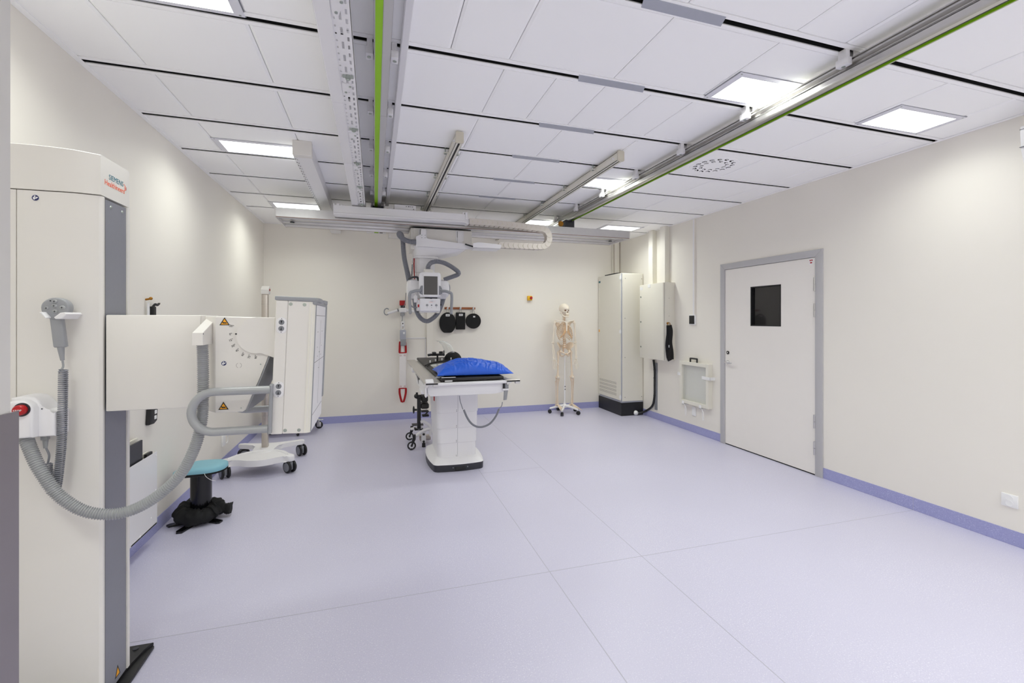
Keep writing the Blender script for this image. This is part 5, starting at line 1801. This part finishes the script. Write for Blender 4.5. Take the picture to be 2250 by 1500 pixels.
# corner duct above the tall cabinet
r = thing('corner_duct', (4.0, YB, 2.2), 'white vertical duct in the back right corner above the tall cabinet', 'duct')
MB().box((3.965, YB - .05, 2.2), (4.05, YB, H), .002, 1).build('duct_body', 'wall', r)
MB().cyl((3.935, YB - .02, 2.2), (3.935, YB - .02, H), .012, n=12).build('duct_pipe', 'cream', r)

# ================================================================== tall control cabinet in the corner
r = thing('control_cabinet', (3.87, 6.7, 0), 'tall cream electrical cabinet with black plinth in the back right corner', 'cabinet')
X0, X1, Y0, Y1 = 3.672, 4.064, 6.33, 7.085
MB().box((X0 + .004, Y0 + .004, 0), (X1, Y1, .205), .003, 1).build('plinth', 'black', r)
b = MB().box((X0 + .0035, Y0 + .0035, .0), (X0 + .0045, Y0 + .2, .204))
MB().box((X0 + .01, Y0 + .008, .205), (X1, Y1, 2.225), .003, 1).build('cabinet_frame', 'cream', r)
MB().box((X0 + .008, Y0 + .0065, .207), (X0 + .022, Y0 + .022, 2.22), .001, 1).box((X0 + .02, Y0 + .0075, .205), (X1, Y0 + .012, .225)).box((X0 + .007, Y0 + .03, .207), (X0 + .0105, Y1 - .03, .235)).build('frame_edge', 'platezinc', r)
MB().box((X0 + .03, Y0 - .004, .228), (X1 - .014, Y0 + .01, 2.215), .003, 1).build('side_panel', 'cream', r)
dr = MB().box((X0 - .006, Y0 + .018, .24), (X0 + .01, Y1 - .012, 2.222), .003, 1).build('cabinet_door', 'cream', r)
for row in range(4):
    b = MB()
    z = .30 + row * .058
    for c in range(13):
        y = 6.47 + c * .044
        for h in range(3):
            b.box((X0 - .0068, y, z + h * .014), (X0 - .005, y + .034, z + h * .014 + .0075))
    b.build('vent_slots', 'vent', dr)
MB().box((X0 - .0075, 7.0, 2.12), (X0 - .0055, 7.06, 2.15)).build('maker_tag', 'tealtag', dr)
MB().box((X0 - .0072, 7.03, 1.29), (X0 - .0055, 7.06, 1.33)).build('warning_sticker', 'signyellow', dr)
b = MB()
for z in (1.36, 2.02, .56):
    b.cyl((X0 - .0055, 7.05, z), (X0 - .009, 7.05, z), .01, n=14)
b.build('door_lock', 'label', dr)
for z in (2.16, 1.32, .3):
    b = MB().box((X0 - .012, Y0 + .004, z - .03), (X0 + .004, Y0 + .045, z + .012), .003, 1).cyl((X0 - .008, Y0 + .012, z - .04), (X0 - .008, Y0 + .012, z + .03), .007, n=10)
    b.build('hinge', 'label', r)
b = MB()
for x, z in ((3.74, 2.14), (4.03, 2.14), (3.735, 1.52), (3.735, .91), (3.735, .29), (4.03, .29)):
    b.cyl((x, Y0 - .0035, z), (x, Y0 - .006, z), .006, n=10)
b.build('panel_screw', 'inkgrey', r)
b = MB().tube(spline([(3.7, 6.75, 2.232), (3.78, 6.68, 2.25), (3.88, 6.7, 2.255), (3.93, 6.8, 2.25), (3.88, 6.95, 2.25), (3.76, 6.98, 2.245), (3.72, 6.88, 2.236), (3.78, 6.75, 2.25)], 8), .012, 8)
b.ell((3.84, 6.82, 2.24), (.07, .1, .018), 16, 8)
o = b.build('cable_coil', 'black')
tag(o, 'coil of black cable lying on top of the tall cream cabinet', 'cable')

# ------------------------------------------------------------------ cabinet hung on the right wall
r = thing('wall_cabinet', (3.97, 5.84, .92), 'cream metal wall cabinet with three door locks on the right wall', 'cabinet')
X0, Y0, Y1, Z0, Z1 = 3.872, 5.54, 6.133, .922, 2.024
MB().box((X0 + .028, Y0, Z0), (XR, Y1, Z1), .004, 2).build('cabinet_body', 'cream', r)
dr = MB().box((X0, Y0 + .002, Z0 + .004), (X0 + .024, Y1 - .002, Z1 - .004), .004, 2).build('cabinet_door', 'cream', r)
MB().box((X0 + .02, Y0 + .006, Z0 + .006), (X0 + .03, Y1 - .006, Z1 - .006)).build('door_seal', 'charcoal', r)
for z in (1.84, 1.465, 1.09):
    b = MB().cyl((X0 + .001, Y1 - .038, z), (X0 - .004, Y1 - .038, z), .014, n=16)
    b.mi = 1
    b.cyl((X0 - .003, Y1 - .038, z), (X0 - .0046, Y1 - .038, z), .007, n=12)
    b.build('door_lock', ['zinc', 'ink'], dr)
MB().box((X0 - .001, Y1 - .085, 1.945), (X0 + .001, Y1 - .01, 1.99)).build('door_label', 'label', dr)
MB().box((X0 - .003, Y1 - .29, 1.97), (X0 + .0, Y1 - .22, 2.02), .001, 1).build('door_label', 'label', dr)
b = MB()
for z in (1.55, 1.8):
    b.cyl((3.97, Y0 + .0005, z), (3.97, Y0 - .0015, z), .004, n=8)
b.build('body_screw', 'inkgrey', r)
r = thing('black_straps', (3.95, 5.51, .92), 'bundle of black straps hanging from a hook on the side of the wall cabinet', 'straps')
b = MB().cyl((3.94, Y0, 1.45), (3.94, Y0 - .02, 1.45), .012, n=12).tube([(3.955 + .02 * math.cos(2 * PI * i / 16), Y0 - .018, 1.435 + .024 * math.sin(2 * PI * i / 16)) for i in range(16)], .004, 6, closed=True)
b.build('strap_ring', 'brass', r)
for k, (pts, w) in enumerate((([(3.955, 1.42), (3.955, 1.3), (3.935, 1.15), (3.95, 1.0), (3.975, .925)], .036), ([(3.965, 1.42), (3.985, 1.33), (3.975, 1.18), (3.995, 1.05), (4.0, .94)], .032), ([(3.96, 1.42), (3.97, 1.25), (3.96, 1.1), (3.93, .99), (3.955, .95)], .026))):
    MB().tube(spline([(x, Y0 - .014 - .008 * k, z) for x, z in pts], 8), w, 10, flat=((1, 0, 0), .22)).build('strap', 'blackcloth', r)
MB().box((3.93, Y0 - .045, 1.11), (3.946, Y0 - .04, 1.145)).build('strap_buckle', 'greyplastic', r)

# vertical ducts above it
for y0, y1, x0, lbl in ((5.98, 6.09, 3.995, 'white vertical duct on the right wall above the wall cabinet, nearer the corner'), (5.66, 5.782, 3.99, 'white vertical duct on the right wall above the wall cabinet, nearer the camera')):
    r = thing('vertical_duct', (4.03, (y0 + y1) / 2, 2.02), lbl, 'duct', 'vertical ducts on the right wall')
    MB().box((x0 + .006, y0, Z1 - .002), (XR, y1, H), .002, 1).build('duct_body', 'cream', r)
    MB().box((x0, y0 + .004, Z1 - .002), (x0 + .01, y1 - .004, H), .002, 1).build('duct_lid', 'wall', r)
# black power cable to the plinth
r = thing('power_cable', (4.0, 5.9, .9), 'thick black cable bending from the wall cabinet to the black plinth', 'cable')
pts = [at_x(1436, 790, 4.04), at_x(1438.5, 815, 4.045), at_x(1438.5, 845, 4.045), at_x(1438, 870, 4.045), at_x(1434, 890, 4.04), at_y(1424, 900, 6.2), at_y(1410, 906, 6.28), at_y(1400, 907.5, 6.32)]
MB().tube(spline(pts, 8), .0165, 12).build('cable', 'black', r)
g = at_y(1396, 906.5, 6.33)
MB().lathe([(.001, 0), (.036, 0), (.036, .02), (.03, .03), (.022, .045), (.001, .045)], (g.x, 6.335, g.z), (.4, -1, 0), 16).build('cable_gland', 'label', r)
b = MB()
p0, p1 = at_x(1441, 797, 4.055), at_x(1441, 900, 4.055)
b.box((4.05, p0.y - .025, p1.z), (XR, p0.y + .025, p0.z), .001, 1)
b.build('cable_strip', 'midgrey', r)
for py in (812, 830, 868):
    p = at_x(1438.5, py, 4.045)
    MB().tube([(p.x + .02 * math.cos(2 * PI * i / 14), p.y + .02 * math.sin(2 * PI * i / 14), p.z) for i in range(14)], .003, 6, closed=True).build('cable_tie', 'black', r)

# room control with its conduit
r = thing('room_control', (XR, 5.155, 1.45), 'black square room control in a white frame on the right wall', 'switch')
MB().box((XR - .02, 5.095, 1.43), (XR, 5.215, 1.565), .004, 2).build('control_frame', 'label', r)
MB().box((XR - .028, 5.106, 1.442), (XR - .018, 5.204, 1.553), .004, 2).build('control_face', 'black', r)
r = thing('wire_duct', (XR, 5.115, 1.56), 'thin white wire duct from the ceiling down to the black room control', 'duct')
MB().box((XR - .02, 5.105, 1.562), (XR, 5.14, H), .003, 1).build('duct_body', 'wall', r)
MB().box((XR - .022, 5.11, 1.562), (XR - .019, 5.135, H), .001, 1).build('duct_lid', 'white', r)

# framed screen hung on the wall
r = thing('grid_holder', (4.03, 5.07, .38), 'square cream frame with clear pane and black handle on the right wall beside the door', 'frame')
Y0, Y1, Z0, Z1, xf = 4.79, 5.352, .375, .938, 4.0
b = MB()
w = .045
for y0, y1, z0, z1 in ((Y0, Y0 + w, Z0, Z1), (Y1 - w, Y1, Z0, Z1), (Y0 + w, Y1 - w, Z0, Z0 + w), (Y0 + w, Y1 - w, Z1 - w, Z1)):
    b.box((xf, y0, z0), (XR, y1, z1), .002, 1)
b.build('holder_frame', 'cream', r)
MB().box((xf + .03, Y0 + w, Z0 + w), (xf + .034, Y1 - w, Z1 - w)).build('clear_pane', 'clear', r)
h = MB().tube(spline([(xf + .02, 5.15, Z1 - .004), (xf + .02, 5.15, Z1 + .04), (xf + .02, 5.14, Z1 + .048), (xf + .02, 5.03, Z1 + .048), (xf + .02, 5.02, Z1 + .04), (xf + .02, 5.02, Z1 - .004)], 5), .011, 10)
h.build('carry_handle', 'black', r)
for y0, y1, z in ((4.745, 4.9, .76), (5.33, 5.39, .76)):
    MB().prism([(y0, z - .02), (y1, z - .02), (y1, z + .02), (y0, z + .02)], 'x', xf - .006, xf - .001, .002, 1).box((xf - .006, y0 if y0 < 4.8 else y1 - .006, z - .02), (XR, (y0 if y0 < 4.8 else y1 - .006) + .006, z + .02)).build('wall_clip', 'label', r)
for y in (5.27, 4.93):
    MB().prism([(y - .02, Z0 - .02), (y + .02, Z0 - .02), (y + .02, Z0 + .03), (y - .02, Z0 + .03)], 'x', xf - .008, xf - .001, .002, 1).box((xf - .008, y - .02, Z0 - .022), (XR, y + .02, Z0 - .012)).build('lower_clip', 'label', r)
    MB().tube(spline([(xf + .01, y - .015, Z0 - .02), (xf + .008, y - .045, Z0 - .06), (xf + .008, y - .05, Z0 - .14), (xf + .01, y - .03, Z0 - .15), (xf + .01, y - .02, Z0 - .03)], 6), .004, 6).build('clip_wire', 'label', r)


def socket(name, y, z, label, gangs=2, w=.085, h=.085):
    r = thing(name, (XR, y, z), label, 'socket', 'white sockets on the right wall')
    MB().box((XR - .012, y - w / 2, z - h / 2), (XR, y + w / 2, z + h / 2), .003, 2).build('socket_plate', 'label', r)
    for i in range(gangs):
        zz = z + (i - (gangs - 1) / 2) * .036
        b = MB().lathe([(.016, 0), (.019, 0), (.019, .003), (.016, .0025)], (XR - .0115, y, zz), (-1, 0, 0), 24)
        b.mi = 1
        b.lathe([(.001, 0), (.0165, 0), (.0165, .0012), (.001, .0006)], (XR - .0115, y, zz), (-1, 0, 0), 24)
        b.mi = 2
        for dy, dz in ((-.006, .004), (.006, -.004)):
            b.cyl((XR - .0125, y + dy, zz + dz), (XR - .0135, y + dy, zz + dz), .0026, n=8)
        b.box((XR - .0137, y - .003, zz - .0155), (XR - .0125, y + .003, zz - .011)).box((XR - .0137, y - .003, zz + .011), (XR - .0125, y + .003, zz + .0155))
        b.build('outlet', ['label', 'hose', 'ink'], r)


socket('wall_socket', 1.975, .293, 'white double wall socket low on the right wall near the camera')
socket('wall_socket', 5.13, .285, 'white wall socket below the cream frame on the right wall', w=.075, h=.12)

# white unit high on the right wall, mostly out of the picture
r = thing('wall_unit', (4.0, 1.7, 2.5), 'white curved unit high on the right wall, cut off by the photo edge', 'wall unit')
pl = [(XR, 2.36), (XR - .10, 2.40), (XR - .16, 2.47), (XR - .19, 2.56), (XR - .2, 2.66), (XR - .195, 2.705), (XR - .17, 2.715), (XR, 2.715)]
MB().prism(pl, 'y', 1.2, 1.835, .006, 2).build('unit_body', 'white', r, sharp=50)
b = MB().prism([(XR - .18, 2.575), (XR - .2, 2.575), (XR - .2015, 2.578), (XR - .18, 2.579)], 'y', 1.199, 1.836).prism([(XR - .18, 2.685), (XR - .1985, 2.685), (XR - .1995, 2.688), (XR - .18, 2.688)], 'y', 1.199, 1.836)
b.build('unit_seam', 'midgrey', r)

# ================================================================== anatomical skeleton on its stand
SX, SY = 2.925, 6.80
RZ = math.radians(-4)
r = thing('skeleton_stand', (SX, SY, 0), 'white five-arm castor base with thin upright pole carrying the skeleton', 'stand')
b = MB()
for k in range(5):
    a = math.radians(165 + 72 * k)
    d = V((math.cos(a), math.sin(a), 0))
    p = V((SX, SY, 0))
    b = MB()
    b.tube([p + d * .02 + V((0, 0, .118)), p + d * .09 + V((0, 0, .112)), p + d * .17 + V((0, 0, .095)), p + d * .24 + V((0, 0, .078))], [.022, .019, .016, .015], 12)
    b.build('base_arm', 'white', r)
    c = p + d * .24
    b = MB()
    for s in (-1, 1):
        w_ = V((-d.y, d.x, 0))
        cc = V((c.x, c.y, .03)) + w_ * s * .013
        b.lathe([(.001, -.008), (.026, -.008), (.03, -.004), (.03, .004), (.026, .008), (.001, .008)], cc, w_, 20)
    b.box((c.x - .018, c.y - .018, .03), (c.x + .018, c.y + .018, .062), .008, 2)
    b.build('castor', 'black', r)
b = MB().lathe([(.001, .09), (.034, .09), (.036, .1), (.034, .135), (.02, .15), (.017, .175), (.001, .175)], (SX, SY, 0), (0, 0, 1), 24)
b.build('base_hub', 'white', r)
b = MB().cyl((SX, SY, .17), (SX, SY, .45), .0125, n=14).cyl((SX, SY, .45), (SX, SY, 1.04), .008, n=14)
b.mi = 1
for z in (.385, .43):
    b.cyl((SX, SY - .013, z), (SX, SY - .02, z), .008, n=10)
b.build('pole', ['white', 'ink'], r)

S = thing('skeleton', (SX, SY, 0), 'full-size ivory anatomical skeleton standing before the back wall', 'skeleton', rz=RZ)


def bone(b, name, m='bone', par=S, sharp=60):
    return b.build(name, m, par, local=True, sharp=sharp)


# skull, turned to the viewer's right
HX = Matrix.Translation((.0, .0, 0)) @ Matrix.Rotation(math.radians(24), 4, 'Z')
bm = bmesh.new()
bmesh.ops.create_uvsphere(bm, u_segments=40, v_segments=28, radius=1)
for v in bm.verts:
    x, y, z = v.co
    X_, Y_, Z_ = .073 * x, .094 * y, .085 * z
    if z < -.1 and y < 0:                      # face narrows downwards and comes forward
        k = min(1, (-.1 - z) / .7)
        X_ *= 1 - .34 * k
        Z_ -= .028 * k
        Y_ -= .004 * k
    if y > .2 and z < -.3:
        Z_ += .022 * min(1, (-z - .3) / .5)
    for sx in (-1, 1):                         # temples, sockets
        d = ((X_ - sx * .066) / .016) ** 2 + ((Y_ + .035) / .03) ** 2 + ((Z_ + .012) / .03) ** 2
        X_ -= sx * .007 * math.exp(-d)
        d = ((X_ - sx * .031) / .018) ** 2 + ((Z_ + .026) / .017) ** 2
        if y < -.3:
            Y_ += .022 * math.exp(-d * 1.2)
            Y_ -= .005 * math.exp(-(((X_ - sx * .03) / .026) ** 2 + ((Z_ + .002) / .008) ** 2))
            Y_ -= .006 * math.exp(-(((X_ - sx * .046) / .013) ** 2 + ((Z_ + .048) / .012) ** 2))
    if y < -.3:
        Y_ += .014 * math.exp(-((X_ / .009) ** 2 + ((Z_ + .052) / .012) ** 2))
    v.co = (X_, Y_ + .01, Z_)
b = MB().add(bm)
b.ell((0, -.066, -.085), (.03, .022, .02), 16, 10)
for sx in (-1, 1):
    b.tube(spline([(sx * .04, -.062, -.05), (sx * .054, -.045, -.047), (sx * .06, -.02, -.045), (sx * .058, .01, -.042)], 5), .0048, 8)
for sx in (-1, 1):
    b.ell((sx * .062, .022, -.062), (.011, .013, .022), 10, 8)
HT = Matrix.Translation((.0, .012, 1.672)) @ Matrix.Rotation(math.radians(24), 4, 'Z')
b.apply(HT)
skull = bone(b, 'skull', 'bonepale')
b = MB()
for sx in (-1, 1):
    b.ell((sx * .031, -.0535, -.026), (.0165, .012, .0145), 14, 10)
b.prism([(-.008, -.062), (.008, -.062), (.004, -.042), (-.004, -.042)], 'y', -.078, -.06, .001, 1)
b.apply(HT)
bone(b, 'skull_socket_shade', 'socket', skull)  # ochre darkened to paint in the shade of eye sockets and nose
b = MB()
b.tube(spline([(-.056, .008, -.05), (-.056, .0, -.095), (-.045, -.035, -.12), (-.022, -.072, -.128), (0, -.08, -.129), (.022, -.072, -.128), (.045, -.035, -.12), (.056, .0, -.095), (.056, .008, -.05)], 6), .0095, 10)
b.ell((0, -.078, -.122), (.02, .011, .014), 14, 10)
b.apply(HT)
bone(b, 'jaw', 'bonepale')
b = MB()
for i in range(10):
    a = math.radians(-62 + 124 * i / 9)
    for z in (-.099, -.11):
        b.cbox((.029 * math.sin(a), -.062 - .026 * math.cos(a), z), (.0052, .006, .0095), .0012, 1)
b.apply(HT)
bone(b, 'teeth', 'bonepale')
b = MB().tube(spline([(-.03, -.066, -.1045), (0, -.088, -.1045), (.03, -.066, -.1045)], 6), .003, 6)
b.apply(HT)
bone(b, 'gum_line', 'cartilage')

# spine
zs = []
z = 1.572
segs = [(7, .0165, .014, .0095), (12, .0205, .019, .0125), (5, .031, .025, .019)]
nv = 0
ZL = []
for cnt, h, wdt, ln in segs:
    for i in range(cnt):
        ZL.append((z, h, wdt))
        z -= h
ZEND = z


def sp_y(z):
    t = (1.57 - z) / (1.57 - ZEND)
    return .012 + .052 * math.exp(-((t - .42) / .23) ** 2) - .012 * math.exp(-((t - .85) / .12) ** 2)


sp = MB()
ds = MB()
for z, h, w in ZL:
    y = sp_y(z)
    sp.lathe([(w * .95, 0), (w, .002), (w * .86, h * .36), (w, h * .68), (w * .95, h * .74)], (0, y, z - h * .87), (0, 0, 1), 16)
    sp.cbox((0, y + w + .014, z - h * .6), (.006, .03, h * .45), .002, 1)
    for s in (-1, 1):
        sp.tube([(s * w * .6, y + w * .7, z - h * .5), (s * (w + .018), y + w + .004, z - h * .5)], [.005, .003], 8)
    ds.lathe([(w * .9, 0), (w * .93, h * .1), (w * .9, h * .24)], (0, y, z - h * 1.1), (0, 0, 1), 16)
bone(sp, 'spine')
bone(ds, 'spinal_disc', 'cartilage')
# ribs
W = [.052, .078, .096, .108, .116, .121, .124, .125, .122, .115, .1, .082]
for i in range(12):
    zb = 1.452 - .0204 * i
    w = W[i]
    dp = .052 + .0036 * i
    yb = sp_y(zb)
    fz = zb - dp
    for s in (-1, 1):
        if i < 7:
            xe = .03 + .005 * i
            pts = [(s * .014, yb + .012, zb), (s * w * .5, yb + .034, zb - .004), (s * w * .9, yb + .01, zb - .022), (s * w, -.01, zb - .6 * dp), (s * w * .88, -.052, fz), (s * w * .62, -.076, fz - .004), (s * xe, -.085, fz - .002)]
        elif i < 10:
            pts = [(s * .016, yb + .012, zb), (s * w * .5, yb + .034, zb - .006), (s * w * .9, yb + .012, zb - .026), (s * w, -.01, zb - .6 * dp), (s * w * .9, -.05, fz - .008), (s * w * .74, -.068, fz - .014)]
        else:
            pts = [(s * .018, yb + .01, zb), (s * w * .6, yb + .03, zb - .012), (s * w * .95, yb + .005, zb - .034), (s * w * (1.05 if i == 10 else .98), -.005, zb - .056)]
        b = MB().tube(spline(pts, 6), .0066, 8, flat=((0, 0, 1), .6))
        bone(b, 'rib')
b = MB()
for s in (-1, 1):
    for i in range(7):
        zb = 1.452 - .0204 * i
        fz = zb - (.052 + .0036 * i)
        w = W[i]
        b.tube(spline([(s * (.03 + .005 * i), -.085, fz - .002), (s * .02, -.09, fz + .004 + .004 * i), (s * .01, -.091, fz + .006 + .007 * i)], 4), .005, 8)
    b.tube(spline([(s * .09, -.066, 1.21), (s * .075, -.075, 1.23), (s * .055, -.082, 1.262), (s * .035, -.089, 1.296), (s * .012, -.091, 1.33)], 6), [.0045] * 12 + [.0058] * 13, 8, flat=((0, 1, 0), 1.4))
    b.tube(spline([(s * .098, -.062, 1.215), (s * .082, -.073, 1.24), (s * .05, -.083, 1.285), (s * .02, -.09, 1.325)], 6), .005, 8)
bone(b, 'costal_cartilage', 'cartilage')
b = MB().prism([(-.021, 1.465), (.021, 1.465), (.016, 1.435), (.0105, 1.42), (.0135, 1.37), (.013, 1.335), (.005, 1.322), (.004, 1.30), (-.004, 1.30), (-.005, 1.322), (-.013, 1.335), (-.0135, 1.37), (-.0105, 1.42), (-.016, 1.435)], 'y', -.098, -.086, .003, 1)
bone(b, 'sternum', 'bonepale')
for s in (-1, 1):
    b = MB().tube(spline([(s * .016, -.086, 1.462), (s * .06, -.08, 1.476), (s * .105, -.045, 1.478), (s * .15, -.015, 1.487)], 6), [.009] * 6 + [.0062] * 8 + [.0075] * 5, 10)
    bone(b, 'collarbone', 'bonepale')
    b = MB()
    b.prism([(s * .06, 1.455), (s * .145, 1.452), (s * .12, 1.40), (s * .075, 1.31), (s * .058, 1.37)], 'y', .078, .084, .002, 1)
    b.tube(spline([(s * .065, .088, 1.43), (s * .12, .075, 1.455), (s * .152, .03, 1.476), (s * .158, .0, 1.478)], 6), .0075, 8)
    b.tube(spline([(s * .13, .06, 1.45), (s * .14, .01, 1.452), (s * .135, -.018, 1.45)], 5), .007, 8)
    bone(b, 'shoulder_blade')
    # arm bones
    sh = V((s * .170, .008, 1.448))
    el = V((s * .192, .018, 1.125))
    wr = V((s * .184, -.02, .872))
    b = MB().tube([sh + V((0, 0, .006)), sh, sh.lerp(el, .1), sh.lerp(el, .3), sh.lerp(el, .7), sh.lerp(el, .92), el], [.01, .0205, .0165, .0115, .0105, .016, .019], 14)
    b.ell(sh + V((-s * .008, 0, .004)), (.021, .021, .021), 14, 10).ell(el + V((s * .014, 0, .006)), (.011, .012, .013), 10, 8).ell(el + V((-s * .016, 0, .006)), (.011, .012, .013), 10, 8)
    bone(b, 'upper_arm_bone', 'bonepale')
    for off, ra in (((s * .009, -.004, 0), (.011, .0072, .0068, .013)), ((-s * .01, .012, .018), (.014, .0085, .0062, .007))):
        a, c = el + V(off) - V((0, 0, .016)), wr + V((off[0] * 1.25, -off[1], .01))
        b = MB().tube([a, a.lerp(c, .15), a.lerp(c, .4) + V((s * .003, 0, 0)), a.lerp(c, .75), c], [ra[0], ra[1] * 1.15, ra[1], ra[2], ra[3]], 12)
        bone(b, 'forearm_bone', 'bonepale')
    # hand: wrist bones, five rays
    b = MB()
    for i in range(4):
        for j in range(2):
            b.ell(wr + V(((i - 1.5) * .011, -.002 + .003 * j, -.008 - j * .011)), (.0068, .0075, .0062), 8, 6)
    for i, (dx, L_) in enumerate(((-1.5, .145), (-.5, .16), (.5, .155), (1.5, .13))):
        p = wr + V((dx * .0125, -.004, -.024))
        d = V((dx * .075, -.12, -1)).normalized()
        t0 = 0
        for k, f in enumerate((.44, .26, .18, .12)):
            q0, q1 = p + d * t0 * L_, p + d * (t0 + f * .92) * L_
            m_ = q0.lerp(q1, .5)
            b.tube([q0, q0.lerp(q1, .15), m_, q0.lerp(q1, .85), q1], [.0035, .0054, .0036, .005, .0032] if k < 3 else [.003, .0042, .003, .0026, .0018], 8)
            t0 += f
            d = (d + V((0, -.09, 0))).normalized()
    p = wr + V((-s * .02, -.012, -.018))
    d = V((-s * .55, -.35, -.9)).normalized()
    t0 = 0
    for k, f in enumerate((.042, .032, .024)):
        q0, q1 = p + d * t0, p + d * (t0 + f * .92)
        b.tube([q0, q0.lerp(q1, .15), q0.lerp(q1, .5), q0.lerp(q1, .85), q1], [.004, .0062, .0042, .0056, .003], 8)
        t0 += f
    bone(b, 'hand_bones', 'bonepale')
    # hip bone: curved blade, socket, lower ring
    NU, NV_ = 16, 8
    crest = spline([(.112, -.062, 1.062), (.128, -.04, 1.105), (.126, .0, 1.132), (.098, .04, 1.132), (.06, .066, 1.105)], 4)
    low = spline([(.094, -.042, 1.0), (.088, -.02, .992), (.078, .005, .995), (.064, .03, 1.01), (.05, .058, 1.035)], 4)
    vs = []
    for side in (0, 1):
        for j in range(NV_ + 1):
            v = j / NV_
            for i in range(NU + 1):
                q = crest[i].lerp(low[i], v)
                bow = math.sin(PI * v) * .016
                th = (.003 + .0035 * (abs(v - .5) * 2) ** 2) * (1 if side else -1)
                vs.append((s * (q.x - bow + th), q.y + bow * .6 - th, q.z))
    nn = (NU + 1) * (NV_ + 1)
    fs = []
    for j in range(NV_):
        for i in range(NU):
            a = j * (NU + 1) + i
            fs += [[a, a + 1, a + NU + 2, a + NU + 1], [nn + a, nn + a + NU + 1, nn + a + NU + 2, nn + a + 1]]
    edge = [i for i in range(NU + 1)] + [(j + 1) * (NU + 1) - 1 for j in range(1, NV_ + 1)] + [NV_ * (NU + 1) + i for i in range(NU - 1, -1, -1)] + [j * (NU + 1) for j in range(NV_ - 1, 0, -1)]
    for a, c in zip(edge, edge[1:] + edge[:1]):
        fs.append([a, c, nn + c, nn + a])
    b = MB().raw(vs, fs)
    b.ell((s * .082, -.004, .985), (.028, .03, .03), 16, 10)
    b.tube(spline([(s * .075, -.025, .985), (s * .05, -.06, .975), (s * .02, -.075, .958), (s * .007, -.078, .95)], 6), [.011] * 10 + [.009] * 9, 10)
    b.tube(spline([(s * .012, -.076, .948), (s * .03, -.05, .925), (s * .052, -.012, .915), (s * .07, .01, .935), (s * .08, .012, .97)], 6), [.0085] * 10 + [.012] * 15, 10)
    bone(b, 'hip_bone')
    # leg bones
    hp_, kn, an = V((s * .104, -.0, .975)), V((s * .122, -.01, .565)), V((s * .12, .005, .165))
    b = MB().ell((s * .085, -.006, .99), (.023, .023, .023), 16, 10)
    b.tube([(s * .085, -.006, .99), (s * .1, -.003, .982), (s * .118, 0, .968)], [.013, .0135, .018], 12)
    b.tube([hp_ + V((s * .008, 0, .018)), hp_ + V((s * .006, 0, -.01)), hp_.lerp(kn, .12), hp_.lerp(kn, .3), hp_.lerp(kn, .7), hp_.lerp(kn, .88), kn + V((0, 0, .03)), kn + V((0, 0, .008))], [.012, .022, .018, .0135, .0135, .019, .03, .026], 16)
    for q in (-1, 1):
        b.ell(kn + V((q * .02, .006, .014)), (.02, .028, .022), 14, 10)
    bone(b, 'thigh_bone')
    bone(MB().ell(kn + V((0, -.042, .018)), (.018, .009, .02), 14, 10), 'kneecap', 'bonepale')
    tb = kn - V((0, 0, .012))
    b = MB().tube([tb, tb - V((0, 0, .016)), tb.lerp(an, .12), tb.lerp(an, .3), tb.lerp(an, .75), tb.lerp(an, .92), an], [.034, .033, .021, .0145, .0115, .015, .019], 14)
    bone(b, 'shin_bone')
    f0, f1 = tb + V((s * .03, .012, -.03)), an + V((s * .022, .008, -.012))
    b = MB().tube([f0, f0.lerp(f1, .08), f0.lerp(f1, .3), f0.lerp(f1, .8), f1], [.009, .008, .0055, .0055, .0095], 10)
    bone(b, 'calf_bone')
    # foot: heel, ankle bones, five rays, toes down a little
    FT = Matrix.Translation((an.x, an.y, 0)) @ Matrix.Rotation(math.radians(20 + (6 if s > 0 else -4)), 4, 'Z')
    b = MB().ell((0, .035, .118), (.019, .032, .024), 14, 10).ell((0, -.004, .143), (.02, .026, .018), 14, 10).ell((0, -.04, .13), (.024, .02, .016), 12, 8)
    for i in range(5):
        dx = (i - 2) * .0115 * -s
        p0 = V((dx * .9, -.052, .126 - abs(i - 1) * .002))
        L_ = .128 - i * .011
        p1 = p0 + V((dx * .55, -L_ * .52, -L_ * .24))
        p2 = p0 + V((dx * .75, -L_ * .80, -L_ * .37))
        p3 = p0 + V((dx * .85, -L_, -L_ * .46))
        k = 1.35 if i == 0 else 1
        b.tube([p0, p0.lerp(p1, .2), p0.lerp(p1, .5), p0.lerp(p1, .9), p1], [.007 * k, .006 * k, .0042 * k, .0064 * k, .005 * k], 8)
        b.tube([p1, p1.lerp(p2, .5), p2], [.0052 * k, .0038 * k, .0048 * k], 8).tube([p2, p3], [.0046 * k, .003 * k], 8)
    b.apply(FT)
    bone(b, 'foot_bones')
# sacrum and pubic joint
b = MB().prism([(-.048, 1.09), (.048, 1.09), (.03, 1.03), (.014, .985), (.006, .955), (-.006, .955), (-.014, .985), (-.03, 1.03)], 'y', .022, .05, .008, 3)
bone(b, 'sacrum')
bone(MB().cbox((0, -.078, .95), (.016, .016, .026), .004, 2), 'pubic_joint', 'cartilage')

# ================================================================== world, exposure
w = bpy.data.worlds.new('world')
SC.world = w
w.use_nodes = True
w.node_tree.nodes['Background'].inputs[0].default_value = (.8, .8, .8, 1)
w.node_tree.nodes['Background'].inputs[1].default_value = 0.0
SC.view_settings.view_transform = 'Standard'
SC.view_settings.look = 'None'
SC.view_settings.gamma = 1
SC.view_settings.use_curve_mapping = False
SC.view_settings.exposure = 0.0
SC.cycles.max_bounces = 14
SC.cycles.diffuse_bounces = 10
SC.cycles.transmission_bounces = 8
SC.cycles.sample_clamp_indirect = 8
